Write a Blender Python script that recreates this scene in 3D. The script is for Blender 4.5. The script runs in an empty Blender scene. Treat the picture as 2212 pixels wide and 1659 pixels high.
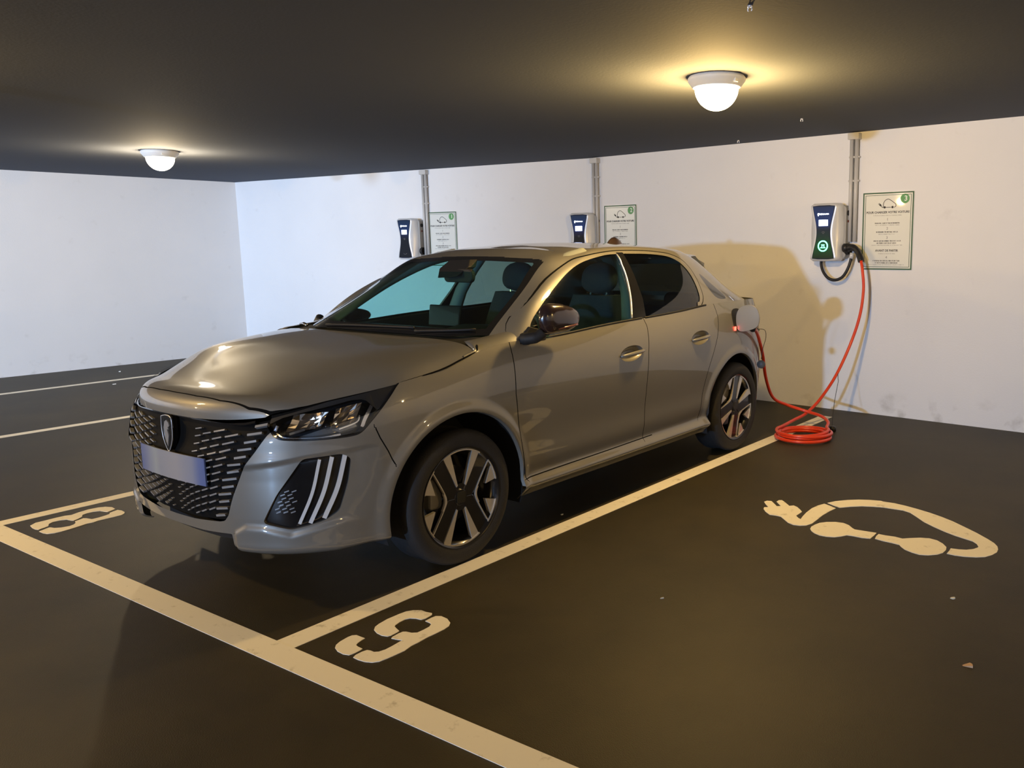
import bpy, math, json
import numpy as np
from mathutils import Vector, Matrix
R = math.radians
scene = bpy.context.scene
C = scene.collection

# ---------------------------------------------------------------- camera
CAM_POS = (3.5649, -2.5383, 1.4153)
YAW, PIT, ROL = -0.60076, -0.15078, -0.008705
FPX, CX, CY, W, H = 1814.02, 1397.30, 807.19, 2212.0, 1659.0
f_ = Vector((math.sin(YAW)*math.cos(PIT), math.cos(YAW)*math.cos(PIT), math.sin(PIT)))
r0 = Vector((math.cos(YAW), -math.sin(YAW), 0)); u0 = r0.cross(f_)
cc, ss = math.cos(ROL), math.sin(ROL)
r_ = r0*cc + u0*ss; u_ = u0*cc - r0*ss
cd = bpy.data.cameras.new('camera'); cam = bpy.data.objects.new('camera', cd); C.objects.link(cam)
M = Matrix.Identity(4)
for i in range(3):
    M[i][0] = r_[i]; M[i][1] = u_[i]; M[i][2] = -f_[i]; M[i][3] = CAM_POS[i]
cam.matrix_world = M
cd.sensor_fit = 'HORIZONTAL'; cd.sensor_width = 36.0; cd.lens = 36.0*FPX/W
cd.shift_x = (W/2-CX)/W; cd.shift_y = (CY-H/2)/W; cd.clip_start = 0.05; cd.clip_end = 200
scene.camera = cam

# ---------------------------------------------------------------- world, light, exposure
wd = bpy.data.worlds.new('world'); scene.world = wd; wd.use_nodes = True
wd.node_tree.nodes['Background'].inputs[0].default_value = (0.55, 0.62, 0.8, 1)
wd.node_tree.nodes['Background'].inputs[1].default_value = 0.012
scene.view_settings.view_transform = 'Standard'; scene.view_settings.look = 'None'
scene.view_settings.gamma = 1.0; scene.view_settings.use_curve_mapping = False
scene.view_settings.exposure = 0.0
WARM = (1.0, 0.63, 0.205); COOL = (0.36, 0.60, 1.0)
def lamp(name, kind, loc, energy, color, size=0.1, size_y=None, rot=None, target=None):
    l = bpy.data.lights.new(name, kind); o = bpy.data.objects.new(name, l); C.objects.link(o)
    l.energy = energy; l.color = color; o.location = loc
    if kind == 'AREA':
        l.size = size
        if size_y: l.shape = 'RECTANGLE'; l.size_y = size_y
    else: l.shadow_soft_size = size
    if target is not None:
        o.rotation_euler = (Vector(target)-Vector(loc)).to_track_quat('-Z', 'Y').to_euler()
    return o
# daylight from the low garage entrance far behind the photographer
lamp('entrance_daylight', 'AREA', (2.05, -15.2, 1.47), 1330, COOL, 0.5, 0.25, target=(0.0, 4.3, 1.35))
sl = lamp('left_wall_fill', 'SPOT', (-2.6, -10.0, 1.75), 5300, (0.44, 0.66, 1.0), .5, target=(-9.2, 3.0, 1.45))  # added cool fill spot to brighten the left wall, not a known fixture
sl.data.spot_size = R(58); sl.data.spot_blend = .85
LAMPS = [(1.205, 1.60, 122), (-4.62, 1.50, 80), (-1.75, -2.05, 120), (1.2, -5.6, 200), (-4.62, -5.2, 300), (7.05, 1.6, 150), (7.05, -4.6, 110)]

# ---------------------------------------------------------------- helpers
MATS = {}
def mat(name, col=(.5,.5,.5), rough=.5, metal=0.0, coat=0.0, emit=None, es=1.0, spec=.5, bump=0, bscale=50, var=0, vscale=3, trans=0, ior=1.45, coat_rough=.03):
    if name in MATS: return MATS[name]
    m = bpy.data.materials.new(name); m.use_nodes = True; nt = m.node_tree
    b = nt.nodes['Principled BSDF']
    b.inputs['Base Color'].default_value = (*col, 1); b.inputs['Roughness'].default_value = rough
    b.inputs['Metallic'].default_value = metal; b.inputs['Coat Weight'].default_value = coat
    b.inputs['Coat Roughness'].default_value = coat_rough
    b.inputs['Specular IOR Level'].default_value = spec
    b.inputs['Transmission Weight'].default_value = trans; b.inputs['IOR'].default_value = ior
    if emit: b.inputs['Emission Color'].default_value = (*emit, 1); b.inputs['Emission Strength'].default_value = es
    if bump or var:
        tc = nt.nodes.new('ShaderNodeTexCoord')
    if bump:
        n = nt.nodes.new('ShaderNodeTexNoise'); n.inputs['Scale'].default_value = bscale; n.inputs['Detail'].default_value = 4
        nt.links.new(tc.outputs['Object'], n.inputs['Vector'])
        bp = nt.nodes.new('ShaderNodeBump'); bp.inputs['Strength'].default_value = bump; bp.inputs['Distance'].default_value = .01
        nt.links.new(n.outputs['Fac'], bp.inputs['Height']); nt.links.new(bp.outputs['Normal'], b.inputs['Normal'])
    if var:
        n = nt.nodes.new('ShaderNodeTexNoise'); n.inputs['Scale'].default_value = vscale; n.inputs['Detail'].default_value = 6; n.inputs['Roughness'].default_value = .65
        nt.links.new(tc.outputs['Object'], n.inputs['Vector'])
        mx = nt.nodes.new('ShaderNodeMix'); mx.data_type = 'RGBA'
        mx.inputs[6].default_value = (*[c*(1-var) for c in col], 1); mx.inputs[7].default_value = (*[min(1, c*(1+var)) for c in col], 1)
        nt.links.new(n.outputs['Fac'], mx.inputs[0]); nt.links.new(mx.outputs[2], b.inputs['Base Color'])
    MATS[name] = m
    return m

def mesh(name, V, F, m=None, parent=None, smooth=False, normals=None, bevel=0):
    me = bpy.data.meshes.new(name)
    me.from_pydata([tuple(map(float, v)) for v in V], [], [tuple(map(int, f)) for f in F])
    if smooth: me.polygons.foreach_set('use_smooth', [True]*len(me.polygons))
    if m: me.materials.append(m)
    me.update()
    if normals is not None: me.normals_split_custom_set_from_vertices([tuple(map(float, n)) for n in normals])
    o = bpy.data.objects.new(name, me); C.objects.link(o)
    if parent: o.parent = parent
    if bevel:
        md = o.modifiers.new('bevel', 'BEVEL'); md.width = bevel; md.segments = 2; md.limit_method = 'ANGLE'; md.angle_limit = R(40)
    return o

class MB:
    """collects shapes into one mesh"""
    def __init__(s): s.V = []; s.F = []
    def add(s, V, F):
        n = len(s.V); s.V += [tuple(v) for v in V]; s.F += [tuple(n+i for i in f) for f in F]; return s
    def box(s, c, d, rz=0, rx=0, ry=0):
        x, y, z = [q/2 for q in d]; m = Matrix.Rotation(rz, 3, 'Z') @ Matrix.Rotation(ry, 3, 'Y') @ Matrix.Rotation(rx, 3, 'X')
        V = [Vector(c)+m @ Vector((a*x, b*y, e*z)) for e in (-1, 1) for b in (-1, 1) for a in (-1, 1)]
        return s.add(V, [(0,2,3,1),(4,5,7,6),(0,1,5,4),(2,6,7,3),(0,4,6,2),(1,3,7,5)])
    def tube(s, pts, rad, seg=12, cap=True):
        P = [Vector(p) for p in pts]; n = len(P)
        rads = rad if isinstance(rad, (list, tuple)) else [rad]*n
        t0 = (P[1]-P[0]).normalized(); up = Vector((0, 0, 1)) if abs(t0.z) < .9 else Vector((1, 0, 0))
        u = t0.cross(up).normalized(); V = []
        for i in range(n):
            t = (P[min(i+1, n-1)]-P[max(i-1, 0)]).normalized()
            u = (u-t*u.dot(t)).normalized(); w = t.cross(u)
            for k in range(seg):
                a = 2*math.pi*k/seg; V.append(P[i]+(u*math.cos(a)+w*math.sin(a))*rads[i])
        F = [(i*seg+k, i*seg+(k+1) % seg, (i+1)*seg+(k+1) % seg, (i+1)*seg+k) for i in range(n-1) for k in range(seg)]
        if cap: F += [tuple(range(seg))[::-1], tuple((n-1)*seg+k for k in range(seg))]
        return s.add(V, F)
    def lathe(s, prof, origin=(0, 0, 0), axis='z', seg=48, a0=0, a1=2*math.pi):
        """prof: (radius, height)"""
        O = Vector(origin); full = abs(a1-a0-2*math.pi) < 1e-6; ns = seg if full else seg+1; V = []
        for (rr, h) in prof:
            for k in range(ns):
                a = a0+(a1-a0)*k/seg; c, q = rr*math.cos(a), rr*math.sin(a)
                v = (c, q, h) if axis == 'z' else ((h, c, q) if axis == 'x' else (q, h, c))
                V.append(O+Vector(v))
        F = []
        for i in range(len(prof)-1):
            for k in range(seg):
                k2 = (k+1) % ns
                F.append((i*ns+k, i*ns+k2, (i+1)*ns+k2, (i+1)*ns+k))
        return s.add(V, F)
    def prism(s, poly, fn, d):
        """poly: 2-D outline, fn maps (a,b,depth) to 3-D, d: (near, far) depth"""
        n = len(poly); V = [fn(a, b, d[0]) for a, b in poly]+[fn(a, b, d[1]) for a, b in poly]
        F = [tuple(range(n)), tuple(range(2*n-1, n-1, -1))]+[(i, n+i, n+(i+1) % n, (i+1) % n) for i in range(n)]
        return s.add(V, F)
    def build(s, name, m, parent=None, smooth=False, bevel=0, angle=None):
        o = mesh(name, s.V, s.F, m, parent, smooth, None, bevel)
        if angle:
            o.data.polygons.foreach_set('use_smooth', [True]*len(o.data.polygons))
            o.data.set_sharp_from_angle(angle=R(angle))
        return o

def spline(pts, n=12):
    P = [np.array(p, float) for p in pts]; P = [2*P[0]-P[1]]+P+[2*P[-1]-P[-2]]; out = []
    for i in range(1, len(P)-2):
        for k in range(n):
            t = k/n; a, b, c, d = P[i-1:i+3]
            out.append(.5*((2*b)+(-a+c)*t+(2*a-5*b+4*c-d)*t*t+(-a+3*b-3*c+d)*t**3))
    out.append(P[-2]); return out

def rrect(w, h, r, n=6, cx=0, cy=0):
    out = []
    for (x, y, a) in ((w/2-r, h/2-r, 0), (-w/2+r, h/2-r, 90), (-w/2+r, -h/2+r, 180), (w/2-r, -h/2+r, 270)):
        for k in range(n+1):
            t = R(a+90*k/n); out.append((cx+x+r*math.cos(t), cy+y+r*math.sin(t)))
    return out

def tag(o, label=None, cat=None, group=None, kind=None):
    if label: o['label'] = label
    if cat: o['category'] = cat
    if group: o['group'] = group
    if kind: o['kind'] = kind
    return o
def thing(name, loc, label, cat, group=None, rz=0):
    o = bpy.data.objects.new(name, None); C.objects.link(o); o.location = loc; o.rotation_euler = (0, 0, rz)
    o.empty_display_size = .1
    return tag(o, label, cat, group)

# ---------------------------------------------------------------- materials
def wall_material():
    m = mat('white_wall_paint', (.74, .75, .76), .62, spec=.25, bump=.10, bscale=90)
    nt = m.node_tree; b = nt.nodes['Principled BSDF']; N = nt.nodes.new; L = nt.links.new
    geo = N('ShaderNodeNewGeometry'); sep = N('ShaderNodeSeparateXYZ'); L(geo.outputs['Position'], sep.inputs[0])
    n1 = N('ShaderNodeTexNoise'); n1.inputs['Scale'].default_value = 1.1; n1.inputs['Detail'].default_value = 5; L(geo.outputs['Position'], n1.inputs['Vector'])
    n2 = N('ShaderNodeTexNoise'); n2.inputs['Scale'].default_value = 7; n2.inputs['Detail'].default_value = 8; L(geo.outputs['Position'], n2.inputs['Vector'])
    # scuffs gather near the floor
    mr = N('ShaderNodeMapRange'); mr.inputs[1].default_value = .22; mr.inputs[2].default_value = 0; L(sep.outputs[2], mr.inputs[0])
    r2 = N('ShaderNodeMapRange'); r2.inputs[1].default_value = .56; r2.inputs[2].default_value = .85; L(n2.outputs['Fac'], r2.inputs[0])
    mu = N('ShaderNodeMath'); mu.operation = 'MULTIPLY'; L(mr.outputs[0], mu.inputs[0]); L(r2.outputs[0], mu.inputs[1])
    r3 = N('ShaderNodeMapRange'); r3.inputs[1].default_value = .66; r3.inputs[2].default_value = .8; r3.inputs[4].default_value = .14; L(n2.outputs['Fac'], r3.inputs[0])
    ad = N('ShaderNodeMath'); ad.operation = 'ADD'; ad.use_clamp = True; L(mu.outputs[0], ad.inputs[0]); L(r3.outputs[0], ad.inputs[1])
    mx0 = N('ShaderNodeMix'); mx0.data_type = 'RGBA'; mx0.inputs[6].default_value = (.70, .71, .72, 1); mx0.inputs[7].default_value = (.80, .80, .80, 1); L(n1.outputs['Fac'], mx0.inputs[0])
    mx = N('ShaderNodeMix'); mx.data_type = 'RGBA'; mx.inputs[7].default_value = (.33, .31, .28, 1)
    L(mx0.outputs[2], mx.inputs[6]); L(ad.outputs[0], mx.inputs[0]); L(mx.outputs[2], b.inputs['Base Color'])
    return m
def asphalt_material():
    m = mat('dark_resin_floor', (.04, .036, .03), .55, spec=.35); nt = m.node_tree; b = nt.nodes['Principled BSDF']; N = nt.nodes.new; L = nt.links.new
    geo = N('ShaderNodeNewGeometry')
    n1 = N('ShaderNodeTexNoise'); n1.inputs['Scale'].default_value = 1.3; n1.inputs['Detail'].default_value = 8; n1.inputs['Roughness'].default_value = .6; L(geo.outputs['Position'], n1.inputs['Vector'])
    n2 = N('ShaderNodeTexNoise'); n2.inputs['Scale'].default_value = 260; n2.inputs['Detail'].default_value = 3; L(geo.outputs['Position'], n2.inputs['Vector'])
    cr = N('ShaderNodeValToRGB'); cr.color_ramp.elements[0].color = (.022, .0175, .0068, 1); cr.color_ramp.elements[1].color = (.043, .0335, .0130, 1)
    cr.color_ramp.elements[0].position = .35; cr.color_ramp.elements[1].position = .7; L(n1.outputs['Fac'], cr.inputs[0])
    mx = N('ShaderNodeMix'); mx.data_type = 'RGBA'; mx.blend_type = 'OVERLAY'; mx.inputs[0].default_value = .35
    L(cr.outputs[0], mx.inputs[6]); L(n2.outputs['Color'], mx.inputs[7]); L(mx.outputs[2], b.inputs['Base Color'])
    bp = N('ShaderNodeBump'); bp.inputs['Strength'].default_value = .35; bp.inputs['Distance'].default_value = .003; L(n2.outputs['Fac'], bp.inputs['Height']); L(bp.outputs['Normal'], b.inputs['Normal'])
    return m
def paint_material():
    m = mat('cream_road_paint', (.72, .68, .56), .6, spec=.3); nt = m.node_tree; b = nt.nodes['Principled BSDF']; N = nt.nodes.new; L = nt.links.new
    geo = N('ShaderNodeNewGeometry')
    n1 = N('ShaderNodeTexNoise'); n1.inputs['Scale'].default_value = 14; n1.inputs['Detail'].default_value = 8; n1.inputs['Roughness'].default_value = .7; L(geo.outputs['Position'], n1.inputs['Vector'])
    cr = N('ShaderNodeValToRGB'); cr.color_ramp.elements[0].color = (.42, .38, .28, 1); cr.color_ramp.elements[0].position = .24
    cr.color_ramp.elements[1].color = (.84, .80, .68, 1); cr.color_ramp.elements[1].position = .42; L(n1.outputs['Fac'], cr.inputs[0]); L(cr.outputs[0], b.inputs['Base Color'])
    return m
WALLM = wall_material(); FLOORM = asphalt_material(); PAINTM = paint_material()
CEILM = mat('charcoal_ceiling_paint', (.112, .124, .152), .85, spec=.06, bump=.10, bscale=60)
def glass_material(name, tint, refl=1.0):
    m = bpy.data.materials.new(name); m.use_nodes = True; nt = m.node_tree; nt.nodes.clear(); N = nt.nodes.new; L = nt.links.new
    out = N('ShaderNodeOutputMaterial'); tr = N('ShaderNodeBsdfTransparent'); tr.inputs[0].default_value = (*tint, 1)
    gl = N('ShaderNodeBsdfGlossy'); gl.inputs['Roughness'].default_value = .02; gl.inputs['Color'].default_value = (refl, refl, refl, 1)
    lw = N('ShaderNodeLayerWeight'); lw.inputs[0].default_value = .5
    pw = N('ShaderNodeMath'); pw.operation = 'POWER'; pw.inputs[1].default_value = 5; L(lw.outputs['Facing'], pw.inputs[0])
    fr = N('ShaderNodeMath'); fr.operation = 'MULTIPLY_ADD'; fr.inputs[1].default_value = .92; fr.inputs[2].default_value = .06; L(pw.outputs[0], fr.inputs[0])
    mx = N('ShaderNodeMixShader'); L(fr.outputs[0], mx.inputs[0]); L(tr.outputs[0], mx.inputs[1]); L(gl.outputs[0], mx.inputs[2]); L(mx.outputs[0], out.inputs[0])
    MATS[name] = m; return m
GLASS_WS = glass_material('windscreen_glass', (.54, .85, .84)); GLASS_SIDE = glass_material('side_window_glass', (.52, .82, .80)); GLASS_REAR = glass_material('privacy_glass', (.26, .31, .29))
GLASS_DARK = glass_material('dark_tinted_glass', (.06, .07, .07)); GLASS_LENS = glass_material('clear_lens', (.93, .94, .95))
CARP = mat('grey_metallic_car_paint', (.185, .178, .158), .46, .35, coat=1.0, coat_rough=.03)
BLACKG = mat('gloss_black_plastic', (.008, .008, .009), .12, coat=.6)
BLACKM = mat('matte_black_plastic', (.012, .012, .013), .65)
GAPM = mat('panel_gap_shadow_rubber', (.004, .004, .004), .9, spec=.1)
CHROME = mat('polished_metal', (.75, .75, .76), .12, 1.0)
SATIN = mat('satin_light_grey_trim', (.55, .56, .58), .3, .6)
RUBBER = mat('tyre_rubber', (.018, .017, .017), .75, bump=.2, bscale=200)
# ================================================================= CAR: surfaces
# car axes: +x its left side, -y its nose, origin on the floor under the front axle
def nspline(t, Y):
    """natural cubic spline through Y (n x k) at t; returns evaluator"""
    t = np.asarray(t, float); Y = np.asarray(Y, float); n = len(t); h = np.diff(t)
    A = np.zeros((n, n)); B = np.zeros((n,)+Y.shape[1:]); A[0, 0] = A[-1, -1] = 1
    for i in range(1, n-1):
        A[i, i-1] = h[i-1]; A[i, i] = 2*(h[i-1]+h[i]); A[i, i+1] = h[i]
        B[i] = 6*((Y[i+1]-Y[i])/h[i]-(Y[i]-Y[i-1])/h[i-1])
    Mm = np.linalg.solve(A, B.reshape(n, -1)).reshape(B.shape)
    def ev(q):
        q = np.asarray(q, float); i = np.clip(np.searchsorted(t, q)-1, 0, n-2); sh = (-1,)+(1,)*(Y.ndim-1)
        hi = h[i].reshape(sh); a = ((t[i+1]-q).reshape(sh))/hi; b = 1-a
        return a*Y[i]+b*Y[i+1]+((a**3-a)*Mm[i]+(b**3-b)*Mm[i+1])*hi*hi/6
    return ev
def surf(net, tu, tv, qu, qv):
    """tensor spline; net[u][v] -> 3-D"""
    A = nspline(tu, net)(qu)
    return np.swapaxes(nspline(tv, np.swapaxes(A, 0, 1))(qv), 0, 1)
def normals_of(G):
    du = np.gradient(G, axis=0); dv = np.gradient(G, axis=1); n = np.cross(du, dv)
    return n/np.maximum(np.linalg.norm(n, axis=-1, keepdims=True), 1e-9)

class TM:
    """triangle mesh with per-vertex data: P, N and extra columns A"""
    def __init__(s, P, N, A, F): s.P, s.N, s.A, s.F = P, N, A, F
    @staticmethod
    def grid(G, Nn, extra):
        nu, nv = G.shape[:2]; idx = np.arange(nu*nv).reshape(nu, nv)
        a, b, c, d = idx[:-1, :-1].ravel(), idx[1:, :-1].ravel(), idx[1:, 1:].ravel(), idx[:-1, 1:].ravel()
        F = np.concatenate([np.stack([a, b, c], 1), np.stack([a, c, d], 1)])
        return TM(G.reshape(-1, 3), Nn.reshape(-1, 3), extra.reshape(nu*nv, -1), F)
    def clean(s):
        used = np.unique(s.F); mp = -np.ones(len(s.P), int); mp[used] = np.arange(len(used))
        return TM(s.P[used], s.N[used], s.A[used], mp[s.F])
    def split(s, phi):
        if len(s.F) == 0: return s, s
        v = np.where(np.abs(phi) < 1e-6, 1e-6, phi); sg = (v[s.F] < 0); k = sg.sum(1)
        Fi = [s.F[k == 3]]; Fo = [s.F[k == 0]]; P = [s.P]; N = [s.N]; A = [s.A]; n0 = len(s.P); cache = {}; nP, nN, nA = [], [], []
        def cut(i, j):
            key = (i, j) if i < j else (j, i)
            if key not in cache:
                t = v[i]/(v[i]-v[j]); cache[key] = n0+len(nP)
                nP.append(s.P[i]*(1-t)+s.P[j]*t); nN.append(s.N[i]*(1-t)+s.N[j]*t); nA.append(s.A[i]*(1-t)+s.A[j]*t)
            return cache[key]
        li, lo = [], []
        for tri, q in zip(s.F[(k == 1) | (k == 2)].tolist(), sg[(k == 1) | (k == 2)].tolist()):
            odd = q.index(True) if sum(q) == 1 else q.index(False)
            a, b, c = tri[odd], tri[(odd+1) % 3], tri[(odd+2) % 3]; ab, ca = cut(a, b), cut(c, a)
            one, two = (li, lo) if sum(q) == 1 else (lo, li)
            one.append((a, ab, ca)); two.append((ab, b, c)); two.append((ab, c, ca))
        if nP: P.append(np.array(nP)); N.append(np.array(nN)); A.append(np.array(nA))
        P, N, A = map(np.concatenate, (P, N, A)); N = N/np.maximum(np.linalg.norm(N, axis=1, keepdims=True), 1e-9)
        mk = lambda base, l: TM(P, N, A, np.concatenate([base, np.array(l, int).reshape(-1, 3)])).clean()
        return mk(Fi[0], li), mk(Fo[0], lo)
    def shift(s, d): return TM(s.P+s.N*d, s.N, s.A, s.F)
    def mirror(s):
        m = np.array([-1, 1, 1.]); return TM(s.P*m, s.N*m, s.A, s.F[:, ::-1])
    def __add__(s, o): return TM(np.concatenate([s.P, o.P]), np.concatenate([s.N, o.N]), np.concatenate([s.A, o.A]), np.concatenate([s.F, o.F+len(s.P)]))
    def build(s, name, m, parent, thick=0):
        P, N, F = s.P, s.N, s.F
        if len(F) == 0: return None
        # merge the seam so both halves shade as one surface
        return mesh(name, P, F, m, parent, True, N)

def sdpoly(X, Y, poly):
    """signed distance, negative inside"""
    poly = np.asarray(poly, float); d = np.full(X.shape, 1e9); ins = np.zeros(X.shape, bool); n = len(poly)
    for i in range(n):
        a, b = poly[i], poly[(i+1) % n]; e = b-a; wx, wy = X-a[0], Y-a[1]
        t = np.clip((wx*e[0]+wy*e[1])/max(e@e, 1e-12), 0, 1); d = np.minimum(d, np.hypot(wx-t*e[0], wy-t*e[1]))
        c = ((a[1] > Y) != (b[1] > Y))
        if abs(e[1]) > 1e-12: ins ^= c & (X < e[0]*(Y-a[1])/e[1]+a[0])
    return np.where(ins, -d, d)
def sdline(X, Y, pts):
    pts = np.asarray(pts, float); d = np.full(X.shape, 1e9)
    for a, b in zip(pts[:-1], pts[1:]):
        e = b-a; wx, wy = X-a[0], Y-a[1]; t = np.clip((wx*e[0]+wy*e[1])/max(e@e, 1e-12), 0, 1)
        d = np.minimum(d, np.hypot(wx-t*e[0], wy-t*e[1]))
    return d
def cr(pts, n=6): return [tuple(q) for q in spline([tuple(p) for p in pts], n)]
def roundpoly(poly, r, n=5):
    out = []; P = [np.array(p, float) for p in poly]; m = len(P)
    for i in range(m):
        a, p, q = P[i-1], P[i], P[(i+1) % m]; u = (a-p)/np.linalg.norm(a-p); w = (q-p)/np.linalg.norm(q-p)
        l = min(r, .45*np.linalg.norm(a-p), .45*np.linalg.norm(q-p)); A_, B_ = p+u*l, p+w*l
        out += [tuple((1-t)**2*A_+2*t*(1-t)*p+t*t*B_) for t in np.linspace(0, 1, n)]
    return out
def chaikin(poly, k=2):
    P = [np.array(p, float) for p in poly]
    for _ in range(k):
        Q = []
        for i in range(len(P)): a, b = P[i], P[(i+1) % len(P)]; Q += [a*.75+b*.25, a*.25+b*.75]
        P = Q
    return [tuple(p) for p in P]

# ---- lower body net: plan outline at mid height, ring heights and insets
PLAN = [(0,-.845),(.22,-.838),(.40,-.812),(.53,-.765),(.63,-.695),(.725,-.58),(.79,-.455),(.828,-.32),(.846,-.15),(.852,.05),(.853,.30),(.858,.6),(.862,1.0),(.863,1.45),(.862,1.9),(.858,2.15),(.851,2.4),(.838,2.65),(.808,2.87),(.735,3.04),(.58,3.13),(.32,3.17),(0,3.19)]
ZTOP = [.746,.745,.740,.762,.788,.825,.846,.866,.889,.929,.970,.972,.990,1.005,1.020,1.034,1.040,1.040,1.035,1.03,1.03,1.03,1.03]
TIN = [.008,.014,.032,.052,.056,.048,.038,.034,.036,.045,.052,.052,.053,.053,.054,.056,.062,.066,.060,.05,.035,.03,.03]
nst = len(PLAN); PL = np.array(PLAN); tanv = np.gradient(np.vstack([[-PL[1,0],PL[1,1]], PL, [-PL[-2,0],PL[-2,1]]]), axis=0)[1:-1]
nrm = np.stack([-tanv[:,1]*-1, -tanv[:,0]], 1); nrm /= np.linalg.norm(nrm, axis=1, keepdims=True)
nrm = np.where((nrm*(PL-[0,1.2])).sum(1)[:,None] < 0, -nrm, nrm)
SST = np.concatenate([[0], np.cumsum(np.linalg.norm(np.diff(PL, axis=0), axis=1))])
ZLOW = [.205,.235,.265,.302,.36,.46,.58]; FR = [.29,.54,.73,.87,1.0]
I_SIDE = [.070,.040,.012,.036,.032,.024,.012,.000,.000]; I_FRONT = [.050,.012,.004,.0,-.006,-.012,-.009,.0,.006]
I_FEND = [.045,.015,.008,.008,.008,.006,.003,.0,.002]; I_REAR = [.07,.04,.03,.02,.012,.004,.0,.002,.008]
net = np.zeros((nst, 12, 3))
for j in range(nst):
    if j <= 4: base = np.array(I_FRONT)
    elif j <= 7: base = np.array(I_FRONT)*(8-j)/4+np.array(I_FEND)*(j-4)/4
    elif j <= 9: base = np.array(I_FEND)
    elif j == 10: base = .5*np.array(I_FEND)+.5*np.array(I_SIDE)
    elif j <= 15: base = np.array(I_SIDE)
    elif j <= 17: base = .5*np.array(I_SIDE)+.5*np.array(I_REAR)
    else: base = np.array(I_REAR)
    t = TIN[j]; ins = list(base)+[base[8]+(t-base[8])*.24, base[8]+(t-base[8])*.58, t]
    for k in range(12):
        z = ZLOW[k] if k < 7 else .58+(ZTOP[j]-.58)*FR[k-7]
        if j <= 7 and k < 1: z += .012
        q = PL[j]-nrm[j]*ins[k]; net[j, k] = (q[0] if 0 < j < nst-1 else 0, q[1], z)
mir = net*np.array([-1, 1, 1.])
netp = np.concatenate([mir[3:0:-1], net, mir[-2:-5:-1]])
tu = np.concatenate([-SST[3:0:-1], SST, 2*SST[-1]-SST[-2:-5:-1]])
tv = np.concatenate([[0], np.cumsum(np.linalg.norm(np.diff(net[12], axis=0), axis=1)+.01)])
SMAX = SST[-1]
qs = np.linspace(0, SMAX, 560); qv = np.linspace(0, tv[-1], 96)
G = surf(netp, tu, tv, qs, qv); G[0,:,0] = 0; G[-1,:,0] = 0
def s_of_y(y): return float(np.interp(y, PL[:20,1], SST[:20]))
def s_of_x(x): return float(np.interp(x, PL[:7,0], SST[:7]))
TOPRING = G[:, -1].copy(); BELT = lambda y: np.array([np.interp(y, TOPRING[120:480,1], TOPRING[120:480,i]) for i in range(3)])
# flared wheel-arch lips, door waist fold and sill fold
Yc, Zc = G[...,1], G[...,2]; side = (G[...,0] > .6)
for (cy, cz, rr) in ((-.005,.310,.388),(2.505,.310,.378)):
    d = np.hypot(Yc-cy, Zc-cz)-rr
    bump = .011*np.clip(1-np.abs(d-.012)/.05, 0, 1)**2*(3-2*np.clip(1-np.abs(d-.012)/.05, 0, 1))
    G[...,0] += np.where(side, bump, 0)
# bumper folds: a blade-like lower corner and a shallow hollow under the lamp line
sl_ = np.repeat(qs[:, None], len(qv), 1); zl_ = G[...,2]
zb_ = np.interp(sl_, [.38,.40,.46,.535,.646,.77,.85,.95,1.02], [.20,.315,.347,.347,.317,.347,.362,.345,.20])
bt_ = np.clip((zb_-zl_)/.026, 0, 1); bl_ = .011*bt_*bt_*(3-2*bt_)*np.clip((sl_-.385)/.02, 0, 1)*np.clip((.93-sl_)/.12, 0, 1)
zh_ = np.interp(sl_, [.43,.60,.70,.88,.95], [.575,.600,.618,.632,.64]); tt_ = np.clip((zh_-zl_)/.018, 0, 1)
ho_ = -.010*tt_*np.clip((zl_-.36)/.16, 0, 1)*np.clip((sl_-.36)/.06, 0, 1)*np.clip((1.0-sl_)/.10, 0, 1)
n0_ = normals_of(G); n0_ = n0_ if n0_[200, 50, 0] > 0 else -n0_
G += n0_*(bl_+ho_)[..., None]; G[0, :, 0] = 0
NG = normals_of(G)
if NG[200, 50, 0] < 0: NG = -NG
SS = np.repeat(qs[:, None], len(qv), 1)
low = TM.grid(G, NG, np.stack([SS, G[...,2], G[...,1], G[...,0]], -1))
# orientation
def fix(tm):
    a, b, c = (tm.P[tm.F[:, i]] for i in range(3)); n = np.cross(b-a, c-a); 
    if (n*tm.N[tm.F[:, 0]]).sum(1).mean() < 0: tm.F = tm.F[:, ::-1].copy()
    return tm
fix(low)
S, Z, Yy, Xx = 0, 1, 2, 3
def cutp(tm, poly, ax=(S, Z)): return tm.split(sdpoly(tm.A[:, ax[0]], tm.A[:, ax[1]], poly))
def sgnline(X, Y, pts):
    pts = np.asarray(pts, float); best = np.full(X.shape, 1e9); sgn = np.ones(X.shape)
    for a, b in zip(pts[:-1], pts[1:]):
        e = b-a; wx, wy = X-a[0], Y-a[1]; t = np.clip((wx*e[0]+wy*e[1])/max(e@e, 1e-12), 0, 1)
        dd = np.hypot(wx-t*e[0], wy-t*e[1]); cr_ = e[0]*wy-e[1]*wx; m = dd < best-1e-9; best = np.where(m, dd, best); sgn = np.where(m, np.where(cr_ < 0, -1, 1), sgn)
    return best*sgn
def cutl(tm, pts, w, ax=(S, Z)):
    # band along an open line: isolate its neighbourhood, then cut both edges
    near, far = tm.split(sdline(tm.A[:, ax[0]], tm.A[:, ax[1]], pts)-.022)
    inn, o1 = near.split(sgnline(near.A[:, ax[0]], near.A[:, ax[1]], pts)-w)
    o2, band = inn.split(sgnline(inn.A[:, ax[0]], inn.A[:, ax[1]], pts)+w)
    return band, far+o1+o2

car = thing('hatchback_car', (0, 0, 0), 'grey metallic five-door hatchback parked in bay 8, orange cable plugged in', 'car', rz=-.00639)
PAIR = lambda tm: tm+tm.mirror()
sy, sx = s_of_y, s_of_x
rest = low
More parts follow.
